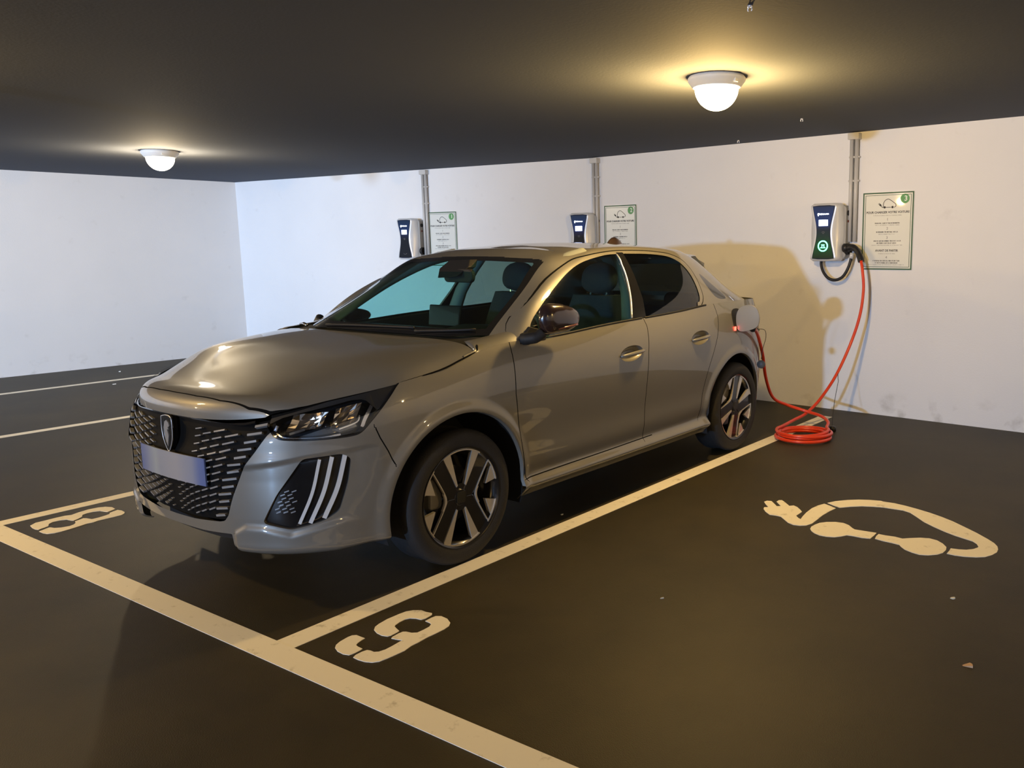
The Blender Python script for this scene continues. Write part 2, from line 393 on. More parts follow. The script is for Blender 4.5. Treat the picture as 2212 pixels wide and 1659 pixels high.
# wheel arches
def circ(tm, cy, cz, rr): return tm.split(np.where(tm.A[:, Xx] > .4, np.hypot(tm.A[:, Yy]-cy, tm.A[:, Z]-cz)-rr, 1.0))
_, rest = circ(rest, -.005, .310, .388); _, rest = circ(rest, 2.505, .310, .378)
# open mouth below the front lip, between the corner blades
_, rest = cutp(rest, [(-.1,.0),(sx(.395),.0),(sx(.375),.292),(sx(.2),.282),(-.1,.280)])
# grille
GR = [(-.1,.9),(sx(.43),.9),(sx(.43),.744),(sx(.50),.752),(sx(.545),.765),(sx(.60),.9),(sx(.70),.9),(sx(.585),.745),(sx(.555),.712),(sx(.47),.600),(sx(.395),.44),(sx(.355),.358),(sx(.33),.338),(sx(.15),.322),(-.1,.318)]
GR = [(-.1,.9),(sx(.62),.9),(sx(.565),.760),(sx(.575),.722),(sx(.555),.700),(sx(.515),.640),(sx(.455),.560),(sx(.41),.46),(sx(.375),.372),(sx(.35),.345),(sx(.32),.338),(sx(.15),.324),(-.1,.320)]
grille, rest = cutp(rest, GR)
# headlamp
HL = [(.560,.95),(.560,.745)]+cr([(.562,.735),(.581,.715),(.600,.696),(.627,.683),(.690,.678),(.758,.676),(.830,.677),(.885,.680),(.927,.690),(.974,.733),(1.039,.797),(1.095,.853)], 4)+[(1.118,.872),(1.135,.95)]
head, rest = cutp(rest, HL)
head_gap, head = head.split(-sdpoly(head.A[:, S], head.A[:, Z], HL)-.006)[::1]
if len(head_gap.F) > len(head.F): head_gap, head = head, head_gap
# air-curtain / daytime-light panel
FG = roundpoly([(.702,.606),(.850,.614),(.884,.592),(.866,.497),(.826,.385),(.768,.352),(.646,.324),(.535,.352),(.599,.468)], .018)
fog, rest = cutp(rest, FG)
# handle recesses are cut out of the doors
HAND = [(1.2575, .824, .108, .043), (2.000, .842, .108, .043)]
for (hy, hz, ha, hb) in HAND:
    el = [(sy(hy+ha*math.cos(t_)), hz+hb*math.sin(t_)+.10*ha*math.cos(t_)*.5) for t_ in np.linspace(0, 2*math.pi, 36, endpoint=False)]
    _, rest = cutp(rest, el)
# panels
door_f = [(sy(.35),.985),(sy(.342),.90),(sy(.332),.80),(sy(.330),.735),(sy(.345),.62),(sy(.365),.50),(sy(.385),.38),(sy(.40),.305),(sy(.405),.298)]
bline = [(sy(1.435),1.03),(sy(1.452),.96),(sy(1.440),.90),(sy(1.418),.81),(sy(1.408),.67),(sy(1.405),.45),(sy(1.405),.306)]
rline = cr([(sy(2.262),1.06),(sy(2.268),.99),(sy(2.262),.93),(sy(2.225),.84),(sy(2.17),.74),(sy(2.11),.62),(sy(2.065),.48),(sy(2.045),.36),(sy(2.03),.315)], 4)
sill = [(sy(.30),.296),(sy(.40),.300),(sy(1.0),.304),(sy(1.5),.309),(sy(2.10),.318)]
bump_l = [(1.052,.545),(1.030,.60),(1.000,.66),(0.985,.70)]
gaps = [door_f, bline, rline, sill[1:-1], bump_l]
gap = None
for g in gaps:
    a, rest = cutl(rest, g, .0026); a = a.shift(-.0004); a.build('panel_gap', GAPM, car); a.mirror().build('panel_gap', GAPM, car)
g2, rest = cutl(rest, [(sy(2.80),.42),(sy(2.86),.60),(sy(2.90),.78)], .0025); g2.build('panel_gap', GAPM, car); g2.mirror().build('panel_gap', GAPM, car)
# sort the sheet into panels
BIG = 9
sill_p, rest = cutp(rest, [(sy(.27),.1)]+[(sy(.27),.296)]+sill+[(sy(2.16),.33),(sy(2.16),.1)])
fdoor, rest = cutp(rest, door_f+sill[1:3]+[(sy(1.405),.308)]+bline[::-1]+[(sy(1.43),1.2),(sy(.35),1.2)])
rdoor, rest = cutp(rest, bline+sill[3:4]+[(sy(2.03),.316)]+rline[::-1]+[(sy(2.26),1.2),(sy(1.43),1.2)])
fbump, rest = rest.split(np.where(rest.A[:, S] < sy(-.2), rest.A[:, S]-np.interp(rest.A[:, Z], [.2,.545,.60,.66,.70,.9],[sy(-.2),1.052,1.030,1.000,0.985,0.93]), 1.0))
ffend, rest = rest.split(rest.A[:, S]-sy(.9))
rbump, rquart = rest.split(-(rest.A[:, S]-np.interp(rest.A[:, Z], [.2,.42,.60,.78,1.2],[sy(2.7),sy(2.80),sy(2.86),sy(2.90),sy(2.93)])))
sill_p.build('sill_panel', CARP, car); sill_p.mirror().build('sill_panel', CARP, car); PAIR(fbump).build('front_bumper', CARP, car); PAIR(rbump).build('rear_bumper', CARP, car)
for sgn in (1, -1):
    T = (lambda t: t) if sgn == 1 else (lambda t: t.mirror())
    T(ffend).build('front_fender', CARP, car); T(rquart).build('rear_quarter_panel', CARP, car)
DOORF = [fdoor.build('front_door', CARP, car), fdoor.mirror().build('front_door', CARP, car)]
DOORR = [rdoor.build('rear_door', CARP, car), rdoor.mirror().build('rear_door', CARP, car)]

# ---- hood
HE = [(.505,-.715,.763),(.525,-.698,.775),(.572,-.655,.789),(.628,-.588,.807),(.684,-.510,.825),(.752,-.405,.846),(.795,-.288,.865),(.812,-.090,.895),(.809,.030,.924),(.797,.135,.948)]
HC = [(-.838,.746),(-.836,.788),(-.797,.829),(-.69,.853),(-.56,.880),(-.40,.915),(-.24,.945),(-.06,.968),(.06,.980),(.165,.990)]
fv = [0,.2,.4,.6,.75,.88,.95,1.0]
gA = [1,1,.97,.89,.72,.42,.18,0]; gB = [1,1.0,1.03,1.05,.99,.80,.47,0]
hn = np.zeros((len(HE), 8, 3))
for i, (e, c) in enumerate(zip(HE, HC)):
    w = [0,0,0,0,.15,.5,.9,1,1,.9][i]
    for k, f in enumerate(fv):
        g = gA[k]*(1-w)+gB[k]*w
        if i < 2: g = 1-f**4
        pw = 2.6 if i < 4 else 2.2
        hn[i, k] = (e[0]*f, c[0]+(e[1]-c[0])*f**pw, e[2]+(c[1]-e[2])*g)
hp = np.concatenate([(hn*np.array([-1,1,1.]))[:, 3:0:-1], hn], 1)
tf = np.array([-.6,-.4,-.2]+fv)*.7
th = np.concatenate([[0], np.cumsum(np.linalg.norm(np.diff(hn[:, 2], axis=0), axis=1))])
HG = surf(hp, th, tf, np.linspace(0, th[-1], 150), np.linspace(0, .7, 90)); HG[:, 0, 0] = 0
NH = normals_of(HG); NH = NH if NH[70, 20, 2] > 0 else -NH
hood = fix(TM.grid(HG, NH, np.stack([HG[...,0], HG[...,1], HG[...,2], HG[...,0]], -1)))
shut = [(0,-.797),(.15,-.7945),(.30,-.779),(.44,-.742),(.52,-.700),(.573,-.655),(.66,-.56)]
a, hood = cutl(hood, shut, .0026, (0, 1))
PAIR(a.shift(-.0004)).build('panel_gap', GAPM, car)
yy = np.interp(hood.A[:, 0], [s[0] for s in shut], [s[1] for s in shut])
nose, hood = hood.split(hood.A[:, 1]-yy)
PAIR(nose).build('nose_panel', CARP, car); HOOD = PAIR(hood).build('hood', CARP, car)
# dark rubber channel under the hood edge
for sg in (1, -1):
    mb = MB(); mb.tube([(sg*(e[0]-.006), e[1]+.004, e[2]-.012) for e in cr(HE[1:], 4)], .007, 8)
    mb.build('hood_seal', GAPM, car, True)
    mb = MB(); mb.tube([(sg*(e[0]+.0015), e[1], e[2]+.0012) for e in cr(HE[6:]+[(.786,.158,.966),(.770,.170,.974)], 5)], .0036, 6); mb.build('hood_gap', GAPM, car, True)

# ---- greenhouse: columns round the cabin, rows from belt to roof centre
def bp(y, dx=0): v = BELT(y); return (v[0]-dx, v[1], v[2]-.004)
GN = [
 [(0,.195,.996),(0,.42,1.118),(0,.655,1.25),(0,.900,1.366),(0,.99,1.396),(0,1.06,1.411),(0,1.11,1.419)],
 [(.36,.20,.997),(.335,.43,1.118),(.31,.665,1.25),(.29,.912,1.364),(.265,1.0,1.393),(.13,1.08,1.411),(0,1.17,1.425)],
 [(.57,.235,.998),(.525,.46,1.118),(.485,.69,1.247),(.45,.928,1.359),(.42,1.03,1.389),(.20,1.13,1.414),(0,1.235,1.431)],
 [(.690,.335,1.000),(.645,.53,1.118),(.598,.735,1.242),(.548,.955,1.359),(.485,1.08,1.386),(.22,1.19,1.418),(0,1.305,1.436)],
 [(.785,.405,.985),(.722,.575,1.13),(.655,.800,1.252),(.588,1.06,1.354),(.515,1.16,1.391),(.24,1.27,1.423),(0,1.385,1.439)],
 [bp(.75),(.752,.88,1.11),(.682,1.02,1.243),(.580,1.22,1.378),(.505,1.30,1.404),(.24,1.38,1.430),(0,1.475,1.441)],
 [bp(1.12),(.752,1.18,1.12),(.675,1.28,1.258),(.566,1.40,1.394),(.485,1.46,1.414),(.23,1.51,1.436),(0,1.575,1.443)],
 [bp(1.5),(.746,1.52,1.13),(.668,1.56,1.268),(.558,1.62,1.402),(.475,1.67,1.420),(.23,1.69,1.438),(0,1.725,1.443)],
 [bp(1.82),(.741,1.84,1.14),(.664,1.86,1.272),(.556,1.89,1.400),(.47,1.90,1.416),(.23,1.92,1.434),(0,1.93,1.440)],
 [bp(2.12),(.733,2.12,1.15),(.658,2.12,1.272),(.556,2.13,1.388),(.465,2.14,1.405),(.225,2.14,1.424),(0,2.14,1.431)],
 [bp(2.38),(.715,2.33,1.15),(.640,2.30,1.264),(.545,2.29,1.367),(.46,2.35,1.385),(.225,2.36,1.405),(0,2.36,1.412)],
 [bp(2.62),(.684,2.54,1.145),(.602,2.48,1.25),(.508,2.44,1.342),(.42,2.47,1.362),(.21,2.56,1.383),(0,2.58,1.390)],
 [(.655,2.93,1.028),(.575,2.80,1.13),(.500,2.71,1.235),(.410,2.66,1.322),(.38,2.72,1.342),(.19,2.75,1.360),(0,2.76,1.366)],
 [(.42,3.03,1.028),(.39,2.96,1.12),(.35,2.89,1.23),(.30,2.83,1.316),(.26,2.84,1.332),(.14,2.86,1.346),(0,2.87,1.351)],
 [(0,3.06,1.028),(0,2.99,1.12),(0,2.93,1.23),(0,2.88,1.318),(0,2.90,1.332),(0,2.92,1.340),(0,2.93,1.343)]]
GN = np.array(GN); m_ = GN*np.array([-1,1,1.])
gp = np.concatenate([m_[3:0:-1], GN, m_[-2:-5:-1]])
gp = np.concatenate([gp, (gp[:, 5:3:-1])*np.array([-1,1,1.])], 1)
ch = np.linalg.norm(np.diff(gp[:, :5], axis=0), axis=2).mean(1)+.02; tgu = np.concatenate([[0], np.cumsum(ch)])
chv = np.linalg.norm(np.diff(gp[6:14], axis=1), axis=2).mean(0)+.02; tgv = np.concatenate([[0], np.cumsum(chv)])
CG = surf(gp, tgu, tgv, np.linspace(tgu[3], tgu[17], 420), np.linspace(0, tgv[6], 130))
CG[0, :, 0] = 0; CG[-1, :, 0] = 0; CG[:, -1, 0] = 0
NC = normals_of(CG); NC = NC if NC[200, 100, 2] > 0 else -NC
NC[:, -1] = NC[:, -1]*np.array([0,1,1]); NC[0] *= np.array([0,1,1]); NC[-1] *= np.array([0,1,1])
cab = fix(TM.grid(CG, NC, np.stack([CG[...,0], CG[...,2], CG[...,1], CG[...,0]], -1)))
# windscreen outline in (x, z); side glass outlines in (y, z)
def front_only(tm, phi): return np.where(tm.A[:, Yy] < 1.0, phi, 1.0)
WS = [(-.2,.5),(.9,.5),(.685,1.004),(.665,1.05),(.612,1.19),(.548,1.352),(.53,1.3575),(.40,1.361),(.2,1.3655),(-.2,1.3665)]
fr_zone = lambda tm: tm.A[:, Yy]-(.30+(tm.A[:, Z]-1.0)*1.72+np.clip(np.abs(tm.A[:, Xx])-.3, 0, 1)*.20)
phi = np.maximum(sdpoly(cab.A[:, Xx], cab.A[:, Z], WS), cab.A[:, Yy]-1.02)
phi = np.maximum(phi, np.where(cab.N[:, 1] < -.35, -1, .2))
ws, cab = cab.split(phi)
wsb = sdpoly(ws.A[:, Xx], ws.A[:, Z], [(-.2,.5),(.9,.5),(.66,1.0),(.635,1.05),(.583,1.19),(.515,1.325),(.50,1.332),(.2,1.342),(-.2,1.344)])
ws, wsband = ws.split(wsb)
# lower black band of the windscreen
wsband2, ws = ws.split(ws.A[:, Z]-1.028)
def side_zone(tm, phi): return np.where(np.abs(tm.N[:, 0]) > .15, phi, 1.0)
FRAME = cr([(.355,.90),(.40,1.020),(.556,1.128),(.79,1.254),(1.02,1.338),(1.18,1.367),(1.39,1.388),(1.56,1.394),(1.78,1.391),(1.95,1.380),(2.06,1.364),(2.16,1.325),(2.215,1.262),(2.222,1.185),(2.195,1.10),(2.15,1.055),(2.10,1.02),(2.05,.90)], 4)
fr, cab = cab.split(side_zone(cab, sdpoly(cab.A[:, Yy], cab.A[:, Z], FRAME)))
# a fine gap round the frame
fr, gapf = fr.split(sdpoly(fr.A[:, Yy], fr.A[:, Z], FRAME)+.0055*np.clip((fr.A[:, Yy]-.40)/.45, .22, 1))
gapf = gapf.shift(-.0004); gapf.build('window_gap', GAPM, car); gapf.mirror().build('window_gap', GAPM, car)
GFR = cr([(.50,.90),(.505,1.022),(.64,1.125),(.86,1.238),(1.02,1.303),(1.16,1.338),(1.36,1.366),(1.47,1.371)], 4)+[(1.48,1.371),(1.45,1.262),(1.40,1.135),(1.33,1.015),(1.30,.90)]
GRR = [(1.46,.90),(1.48,1.018),(1.52,1.115),(1.53,1.19),(1.54,1.25),(1.545,1.372)]+cr([(1.56,1.372),(1.78,1.368),(1.95,1.356),(2.04,1.338),(2.12,1.30),(2.165,1.24),(2.168,1.17),(2.145,1.10),(2.11,1.062),(2.07,1.045),(2.0,.90)], 4)
gfr, fr = fr.split(sdpoly(fr.A[:, Yy], fr.A[:, Z], GFR)); grr, fr = fr.split(sdpoly(fr.A[:, Yy], fr.A[:, Z], GRR))
BP = [(1.30,.90),(1.335,1.015),(1.405,1.135),(1.455,1.262),(1.482,1.38),(1.55,1.38),(1.545,1.25),(1.535,1.19),(1.52,1.115),(1.48,1.018),(1.46,.90)]
bpil, fr = fr.split(sdpoly(fr.A[:, Yy], fr.A[:, Z], BP))
# painted door frame in front, black round the rear glass
frR, frF = fr.split(-(fr.A[:, Yy]-1.47))
# strip of weather seal along the belt
# quarter glass behind the rear door
QG = chaikin([(2.285,1.235),(2.335,1.222),(2.43,1.14),(2.50,1.075),(2.47,1.055),(2.36,1.065),(2.325,1.11)], 2)
qg, cab = cab.split(side_zone(cab, sdpoly(cab.A[:, Yy], cab.A[:, Z], QG)))
# rear window
bw, cab = cab.split(np.where(cab.N[:, 1] > .45, sdpoly(cab.A[:, Xx], cab.A[:, Z], [(-.2,1.06),(.55,1.06),(.50,1.15),(.41,1.275),(-.2,1.285)]), 1.0))
CABIN = PAIR(cab).build('roof_and_pillars', CARP, car)
PAIR(ws).build('windscreen', GLASS_WS, car); PAIR(wsband+wsband2).build('windscreen_border', BLACKG, car)
bwo = PAIR(bw).build('rear_window', GLASS_DARK, car)
for sg in (0, 1):
    T = (lambda t: t) if sg == 0 else (lambda t: t.mirror())
    T(frF).build('window_frame', CARP, DOORF[sg]); T(frR).build('window_frame', CARP, DOORR[sg])
    T(gfr.shift(-.004)).build('window', GLASS_SIDE, DOORF[sg]); T(grr.shift(-.004)).build('window', GLASS_REAR, DOORR[sg])
    T(bpil.shift(-.001)).build('b_pillar_trim', BLACKG, car)
    T(qg).build('quarter_glass', BLACKG, car)
# bright strip on the trailing edge of the front window and belt seal
for sg in (1, -1):
    mb = MB(); pts = []
    for (y, z) in cr([(1.335,1.012),(1.405,1.13),(1.452,1.255),(1.478,1.368)], 6):
        k = np.argmin((frame_pts[:, 1]-y)**2+(frame_pts[:, 2]-z)**2) if 'frame_pts' in globals() else None
        if k is None:
            frame_pts = CG.reshape(-1, 3); frame_pts = frame_pts[frame_pts[:, 0] > .4]; k = np.argmin((frame_pts[:, 1]-y)**2+(frame_pts[:, 2]-z)**2)
        pts.append((sg*(frame_pts[k, 0]+.002), y, z))
    mb.tube(pts, .0055, 6); mb.build('window_run_trim', SATIN, DOORF[0 if sg > 0 else 1], True)
    mb = MB(); pts = [(sg*(BELT(y)[0]-.001), y, BELT(y)[2]+.002) for y in np.linspace(.46, 1.43, 30)]
    mb.tube(pts, .006, 6); mb.build('belt_seal', BLACKM, DOORF[0 if sg > 0 else 1], True)
    mb = MB(); pts = [(sg*(BELT(y)[0]-.001), y, BELT(y)[2]+.002) for y in np.linspace(1.46, 2.16, 24)]
    mb.tube(pts, .006, 6); mb.build('belt_seal', BLACKM, DOORR[0 if sg > 0 else 1], True)
# cowl panel and corner pieces between hood, screen and fender
xs = np.linspace(-.70, .70, 29)
def he(x): return np.interp(abs(x), HG[-1, :, 0], HG[-1, :, 1]), np.interp(abs(x), HG[-1, :, 0], HG[-1, :, 2])
def wb(x): return np.interp(abs(x), CG[:70, 0, 0], CG[:70, 0, 1]), np.interp(abs(x), CG[:70, 0, 0], CG[:70, 0, 2])
V = []; F = []
for x in xs:
    a, b = he(x), wb(x); V += [(x, a[0]-.02, a[1]-.018), (x, b[0]+.02, b[1]-.006)]
for i in range(len(xs)-1): F.append((2*i, 2*i+1, 2*i+3, 2*i+2))
mesh('cowl_panel', V, F, BLACKM, car)
for sg in (1, -1):
    TR = TOPRING; V = []; F = []; ny = 10
    ys = np.array([.06,.09,.12,.135,.145,.155,.165,.20,.25,.30,.345,.40,.46])
    for y in ys:
        o = BELT(y); t = np.clip((y-.135)/.21, 0, 1)
        inn = np.array([.790, y, np.interp(y, [.06,.135],[.925,.948])]) if y < .135 else np.array([.790-.094*min(1, (y-.135)/.03), y, .948+.038*min(1, (y-.135)/.03)+.017*t])
        if y > .345: inn = np.array([.69+(y-.345)*.5, y, 1.003+(y-.345)*.25])
        for k in range(ny+1):
            f = k/ny; q = np.array([o[0]-.001, y, o[2]])*(1-f)+inn*f; q[2] += .012*math.sin(math.pi*f)
            V.append((sg*q[0], q[1], q[2]))
    for i in range(12):
        for k in range(ny):
            a = i*(ny+1)+k; f4 = (a, a+ny+1, a+ny+2, a+1); F.append(f4 if sg < 0 else f4[::-1])
    mesh('cowl_corner', V, F, CARP, car, True)
# ================================================================= CAR: details
def LB(s, z, d=0.0):
    """point on the lower body at arc length s, height z, pushed out by d"""
    s = abs(s); fi = s/SMAX*(len(qs)-1); i = int(min(fi, len(qs)-2)); f = fi-i
    out = []
    for ii in (i, i+1):
        col = G[ii]; zz = col[:, 2]; k = np.interp(z, zz, np.arange(len(zz))); k0 = int(min(k, len(zz)-2)); g = k-k0
        out.append((col[k0]*(1-g)+col[k0+1]*g, NG[ii, k0]*(1-g)+NG[ii, k0+1]*g))
    P = out[0][0]*(1-f)+out[1][0]*f; Nn = out[0][1]*(1-f)+out[1][1]*f; Nn = Nn/np.linalg.norm(Nn)
    return P+Nn*d
def LBm(s, z, d, sg):
    p = LB(s, z, d); return (p[0]*sg, p[1], p[2])
def patch(mbd, poly, d0, d1, sg=1, nsub=1):
    """outline in (s,z) wrapped on the body as a thin solid"""
    P = [(LBm(s, z, d0, sg)) for s, z in poly]; Q = [(LBm(s, z, d1, sg)) for s, z in poly]; n = len(poly)
    F = [tuple(range(n)), tuple(range(2*n-1, n-1, -1))]+[(i, n+i, n+(i+1) % n, (i+1) % n) for i in range(n)]
    if sg < 0: F = [f[::-1] for f in F]
    mbd.add(P+Q, F)
def strip(mbd, pts, w, d0, d1, sg=1, n=10):
    """band of width w following (s,z) points"""
    P = [np.array(p) for p in cr(pts, n)] if len(pts) > 2 else [np.array(pts[0])*(1-t)+np.array(pts[1])*t for t in np.linspace(0, 1, n)]
    V = []; m = len(P)
    for i, p in enumerate(P):
        t = P[min(i+1, m-1)]-P[max(i-1, 0)]; t = t/np.linalg.norm(t); q = np.array([-t[1], t[0]])*w/2*(1 if not callable(w) else 1)
        for a, d in ((p+q, d0), (p+q, d1), (p-q, d1), (p-q, d0)): V.append(LBm(a[0], a[1], d, sg))
    F = [(4*i+k, 4*i+(k+1) % 4, 4*(i+1)+(k+1) % 4, 4*(i+1)+k) for i in range(m-1) for k in range(4)]+[(0, 3, 2, 1), (4*m-4, 4*m-3, 4*m-2, 4*m-1)]
    if sg < 0: F = [f[::-1] for f in F]
    mbd.add(V, F)

# ---- grille: gloss black backing carrying rows of short slats
gb = PAIR(grille.shift(-.022)); GRL = gb.build('grille', mat('deep_black_grille', (.004, .004, .004), .7, spec=.12), car)
slatm = mat('satin_grey_grille_slat', (.24, .245, .255), .42, .35)
edge = lambda z: np.interp(z, [.338,.372,.46,.56,.64,.70,.74], [.35,.375,.41,.455,.515,.555,.575])
topz = lambda s: .735 if s < .42 else .73
for sg in (1, -1):
    mb = MB(); rows = 13
    for r in range(rows*2):
        z0 = .345+r*.0155
        cols = [.035,.075,.120,.168,.222,.285,.355,.435,.51]
        for c in range(8):
            if (r+c) % 2 or c > 6: continue
            e = edge(z0)/.54; s0 = cols[c]*e+.006; s1 = cols[c+1]*e-.008
            rise = .018*(c/7.)
            if z0+rise > .722 or (z0 < .36 and c > 5): continue
            th = .0016+.0019*(c/7.)
            if c < 3 and z0 > .47: continue
            mid = (s0+s1)/2
            strip(mb, [(s0, z0), (s1, z0+rise)], th*2, -.021, -.012+.006*(c/7.), sg, 4)
    mb.build('slats', slatm, GRL)
for sg in (1, -1):
    mb = MB()
    for r in range(13):
        z0 = .352+r*.031; e = edge(z0)-.004
        if z0 < .725: strip(mb, [(e-.055-.01*(r % 2), z0+.008), (e, z0+.018)], .0085, -.016, -.001, sg, 5)
    mb.build('outer_slats', mat('body_tone_grille_slat', (.24, .245, .25), .45, .2, coat=.5), GRL)
# frame lip round the grille and bumper edge thickness
mb = MB()
for sg in (1, -1): strip(mb, [(0.0, .746), (.2, .744), (.42, .738), (.50, .748)], .008, -.016, -.002, sg, 8)
mb.build('upper_lip', BLACKG, GRL)
# shield emblem
em = MB(); sh = [(-.040,.072),(0,.080),(.040,.072),(.044,.030),(.038,-.015),(.020,-.052),(0,-.072),(-.020,-.052),(-.038,-.015),(-.044,.030)]
z0e = .662
em.prism([(a, b+z0e) for a, b in sh], lambda a, b, d: (a, d, b), (-.849, -.826)); EMB = em.build('emblem', BLACKG, GRL, bevel=.003)
rim_ = MB(); ring_pts = [(a, -.851, b+z0e) for a, b in cr(sh+[sh[0]], 4)]; rim_.tube(ring_pts, .0022, 6, False); rim_.build('emblem_rim', SATIN, EMB, True)
hd = MB(); hd.prism([(a*1.0, b+z0e) for a, b in [(-.012,.052),(.004,.060),(.020,.050),(.024,.036),(.012,.030),(.016,.020),(.004,.022),(.014,-.005),(.006,-.030),(0,-.052),(-.010,-.032),(-.020,-.005),(-.022,.025)]], lambda a, b, d: (a, d, b), (-.8535, -.848)); hd.build('emblem_figure', slatm, EMB)
# number plate, blank and blurred as the photo shows it
pm = mat('blurred_plate', (.5, .5, .55), .4, coat=.3); nt = pm.node_tree; tc = nt.nodes.new('ShaderNodeTexCoord'); sp = nt.nodes.new('ShaderNodeSeparateXYZ'); nt.links.new(tc.outputs['Generated'], sp.inputs[0])
rmp = nt.nodes.new('ShaderNodeValToRGB'); els = rmp.color_ramp.elements; els[0].position = 0; els[0].color = (.09,.12,.26,1); els[1].position = 1; els[1].color = (.07,.11,.27,1)
for pos, c_ in ((.10,(.15,.17,.27,1)),(.28,(.26,.28,.29,1)),(.36,(.23,.24,.27,1)),(.62,(.27,.265,.28,1)),(.84,(.20,.22,.29,1)),(.93,(.09,.13,.29,1))):
    e_ = els.new(pos); e_.color = c_
nt.links.new(sp.outputs[0], rmp.inputs[0]); nt.links.new(rmp.outputs[0], nt.nodes['Principled BSDF'].inputs['Base Color'])
mb = MB(); V = []; nx = 24
for i in range(nx+1):
    x = -.262+.524*i/nx; y = -.858+.05*abs(x/.5)**2
    V += [(x, y, .476), (x, y, .590), (x, y+.006, .590), (x, y+.006, .476)]
F = [(4*i+k, 4*(i+1)+k, 4*(i+1)+(k+1) % 4, 4*i+(k+1) % 4) for i in range(nx) for k in range(4)]+[(0, 1, 2, 3), (4*nx+3, 4*nx+2, 4*nx+1, 4*nx)]
mesh('number_plate', V, F, pm, car)['label'] = 'blurred pale front number plate'

# ---- headlamps
for sg in (1, -1):
    T = (lambda t: t) if sg == 1 else (lambda t: t.mirror())
    HLP = T(head.shift(-.060)).build('headlamp', BLACKG, car)
    T(head).build('headlamp_lens', GLASS_LENS, HLP)
    T(head_gap.shift(-.002)).build('headlamp_surround', BLACKG, HLP)
    # side walls of the bowl
    mb = MB(); ol = [q for q in HL if q[1] < .86]; nn = len(ol)
    V = [LBm(s, z, -.004, sg) for s, z in ol]+[LBm(s, z, -.062, sg) for s, z in ol]
    F = [(i, i+1, nn+i+1, nn+i) for i in range(nn-1)]; mb.add(V, F); mb.build('headlamp_bowl', BLACKG, HLP, True)
    # upper black mask just behind the lens
    mb = MB()
    topc = lambda s: np.interp(s, SST, ZTOP)
    ss_ = np.linspace(.566, 1.112, 30); lowz = np.interp(ss_, [.566,.62,.70,.80,.90,.955,1.0,1.05,1.112], [.745,.768,.785,.803,.822,.822,.775,.812,.868])
    V = []
    for s_, lz in zip(ss_, lowz): V += [LBm(s_, topc(s_)-.002, -.010, sg), LBm(s_, min(lz, topc(s_)-.004), -.010, sg)]
    mb.add(V, [(2*i, 2*i+1, 2*i+3, 2*i+2) for i in range(29)]); mb.build('headlamp_mask', BLACKM, HLP)
    # reflector modules: concave faceted chrome shells
    rs = np.random.RandomState(3)
    def shell(name, quad, depth, nu, nv, m, jit):
        """bilinear patch in (s,z) with a hollow and facets"""
        q = [np.array(c_) for c_ in quad]; V = []
        for i in range(nu+1):
            for j in range(nv+1):
                u, v = i/nu, j/nv; c_ = q[0]*(1-u)*(1-v)+q[1]*u*(1-v)+q[2]*u*v+q[3]*(1-u)*v
                dd = -.016-depth*math.sin(math.pi*u)**.7*math.sin(math.pi*v)**.7+(rs.rand()-.5)*jit
                V.append(LBm(c_[0], c_[1], dd, sg))
        F = []
        for i in range(nu):
            for j in range(nv):
                a = i*(nv+1)+j; f = [(a, a+nv+1, a+nv+2), (a, a+nv+2, a+1)]; F += f
        return mesh(name, V, F, m, HLP)
    refm = mat('warm_chrome_reflector', (.62, .56, .50), .16, 1.0)
    shell('reflector', [(.640,.716),(.776,.724),(.808,.786),(.668,.782)], .030, 6, 4, refm, .012)
    shell('reflector', [(.815,.716),(.905,.735),(.945,.812),(.838,.796)], .026, 5, 4, refm, .012)
    shell('reflector', [(.845,.700),(.915,.716),(.905,.733),(.820,.712)], .004, 4, 1, mat('satin_grey_bezel', (.25,.25,.24), .3, .6), .004)
    bz = MB(); strip(bz, [(.600,.712),(.63,.692),(.70,.684),(.78,.682),(.85,.690)], .007, -.030, -.018, sg, 5); strip(bz, [(.935,.712),(.95,.745),(.985,.800)], .014, -.024, -.014, sg, 5)
    strip(bz, [(.655,.706),(.715,.722)], .009, -.022, -.014, sg, 4); strip(bz, [(.845,.712),(.915,.734),(.928,.760)], .005, -.020, -.012, sg, 4)
    bz.build('headlamp_bezel', CHROME, HLP)
    pr = MB(); c0 = np.array(LBm(.80, .728, -.026, sg)); n0 = np.array(LBm(.80, .728, .01, sg))-c0; n0 /= np.linalg.norm(n0)
    pr.tube([c0-n0*.02, c0, c0+n0*.010], [.010, .014, .008], 14); pr.build('lamp_projector', BLACKG, HLP, True)
    bl = MB(); bl.tube([np.array(LBm(.592, .722, -.020, sg)), np.array(LBm(.598, .742, -.020, sg))], .006, 8); bl.build('position_light', mat('cool_clear_plastic', (.6, .68, .85), .15, .3, coat=.5), HLP, True)
    # daytime running light panel
    FP = T(fog.shift(-.012)).build('daylight_panel', BLACKG, car)
    wall_ = MB(); ol = FG; nn = len(ol); V = [LBm(s, z, 0, sg) for s, z in ol]+[LBm(s, z, -.013, sg) for s, z in ol]
    wall_.add(V, [(i, (i+1) % nn, nn+(i+1) % nn, nn+i) for i in range(nn)]); wall_.build('panel_edge', CARP, FP, True)
    cm = mat('frosted_daylight_claw', (.60, .62, .64), .35, coat=.4)
    for (t0, b0) in (((.765,.598),(.676,.346)), ((.812,.604),(.716,.346)), ((.861,.606),(.768,.361))):
        mb = MB(); m0 = (np.array(t0)+np.array(b0))/2+np.array([.010,-.004])
        strip(mb, [t0, m0, b0], .0165 if t0[0] > .85 else (.015 if t0[0] > .8 else .012), -.013, -.002, sg, 8); mb.build('claw_light', cm, FP)
    mb = MB()
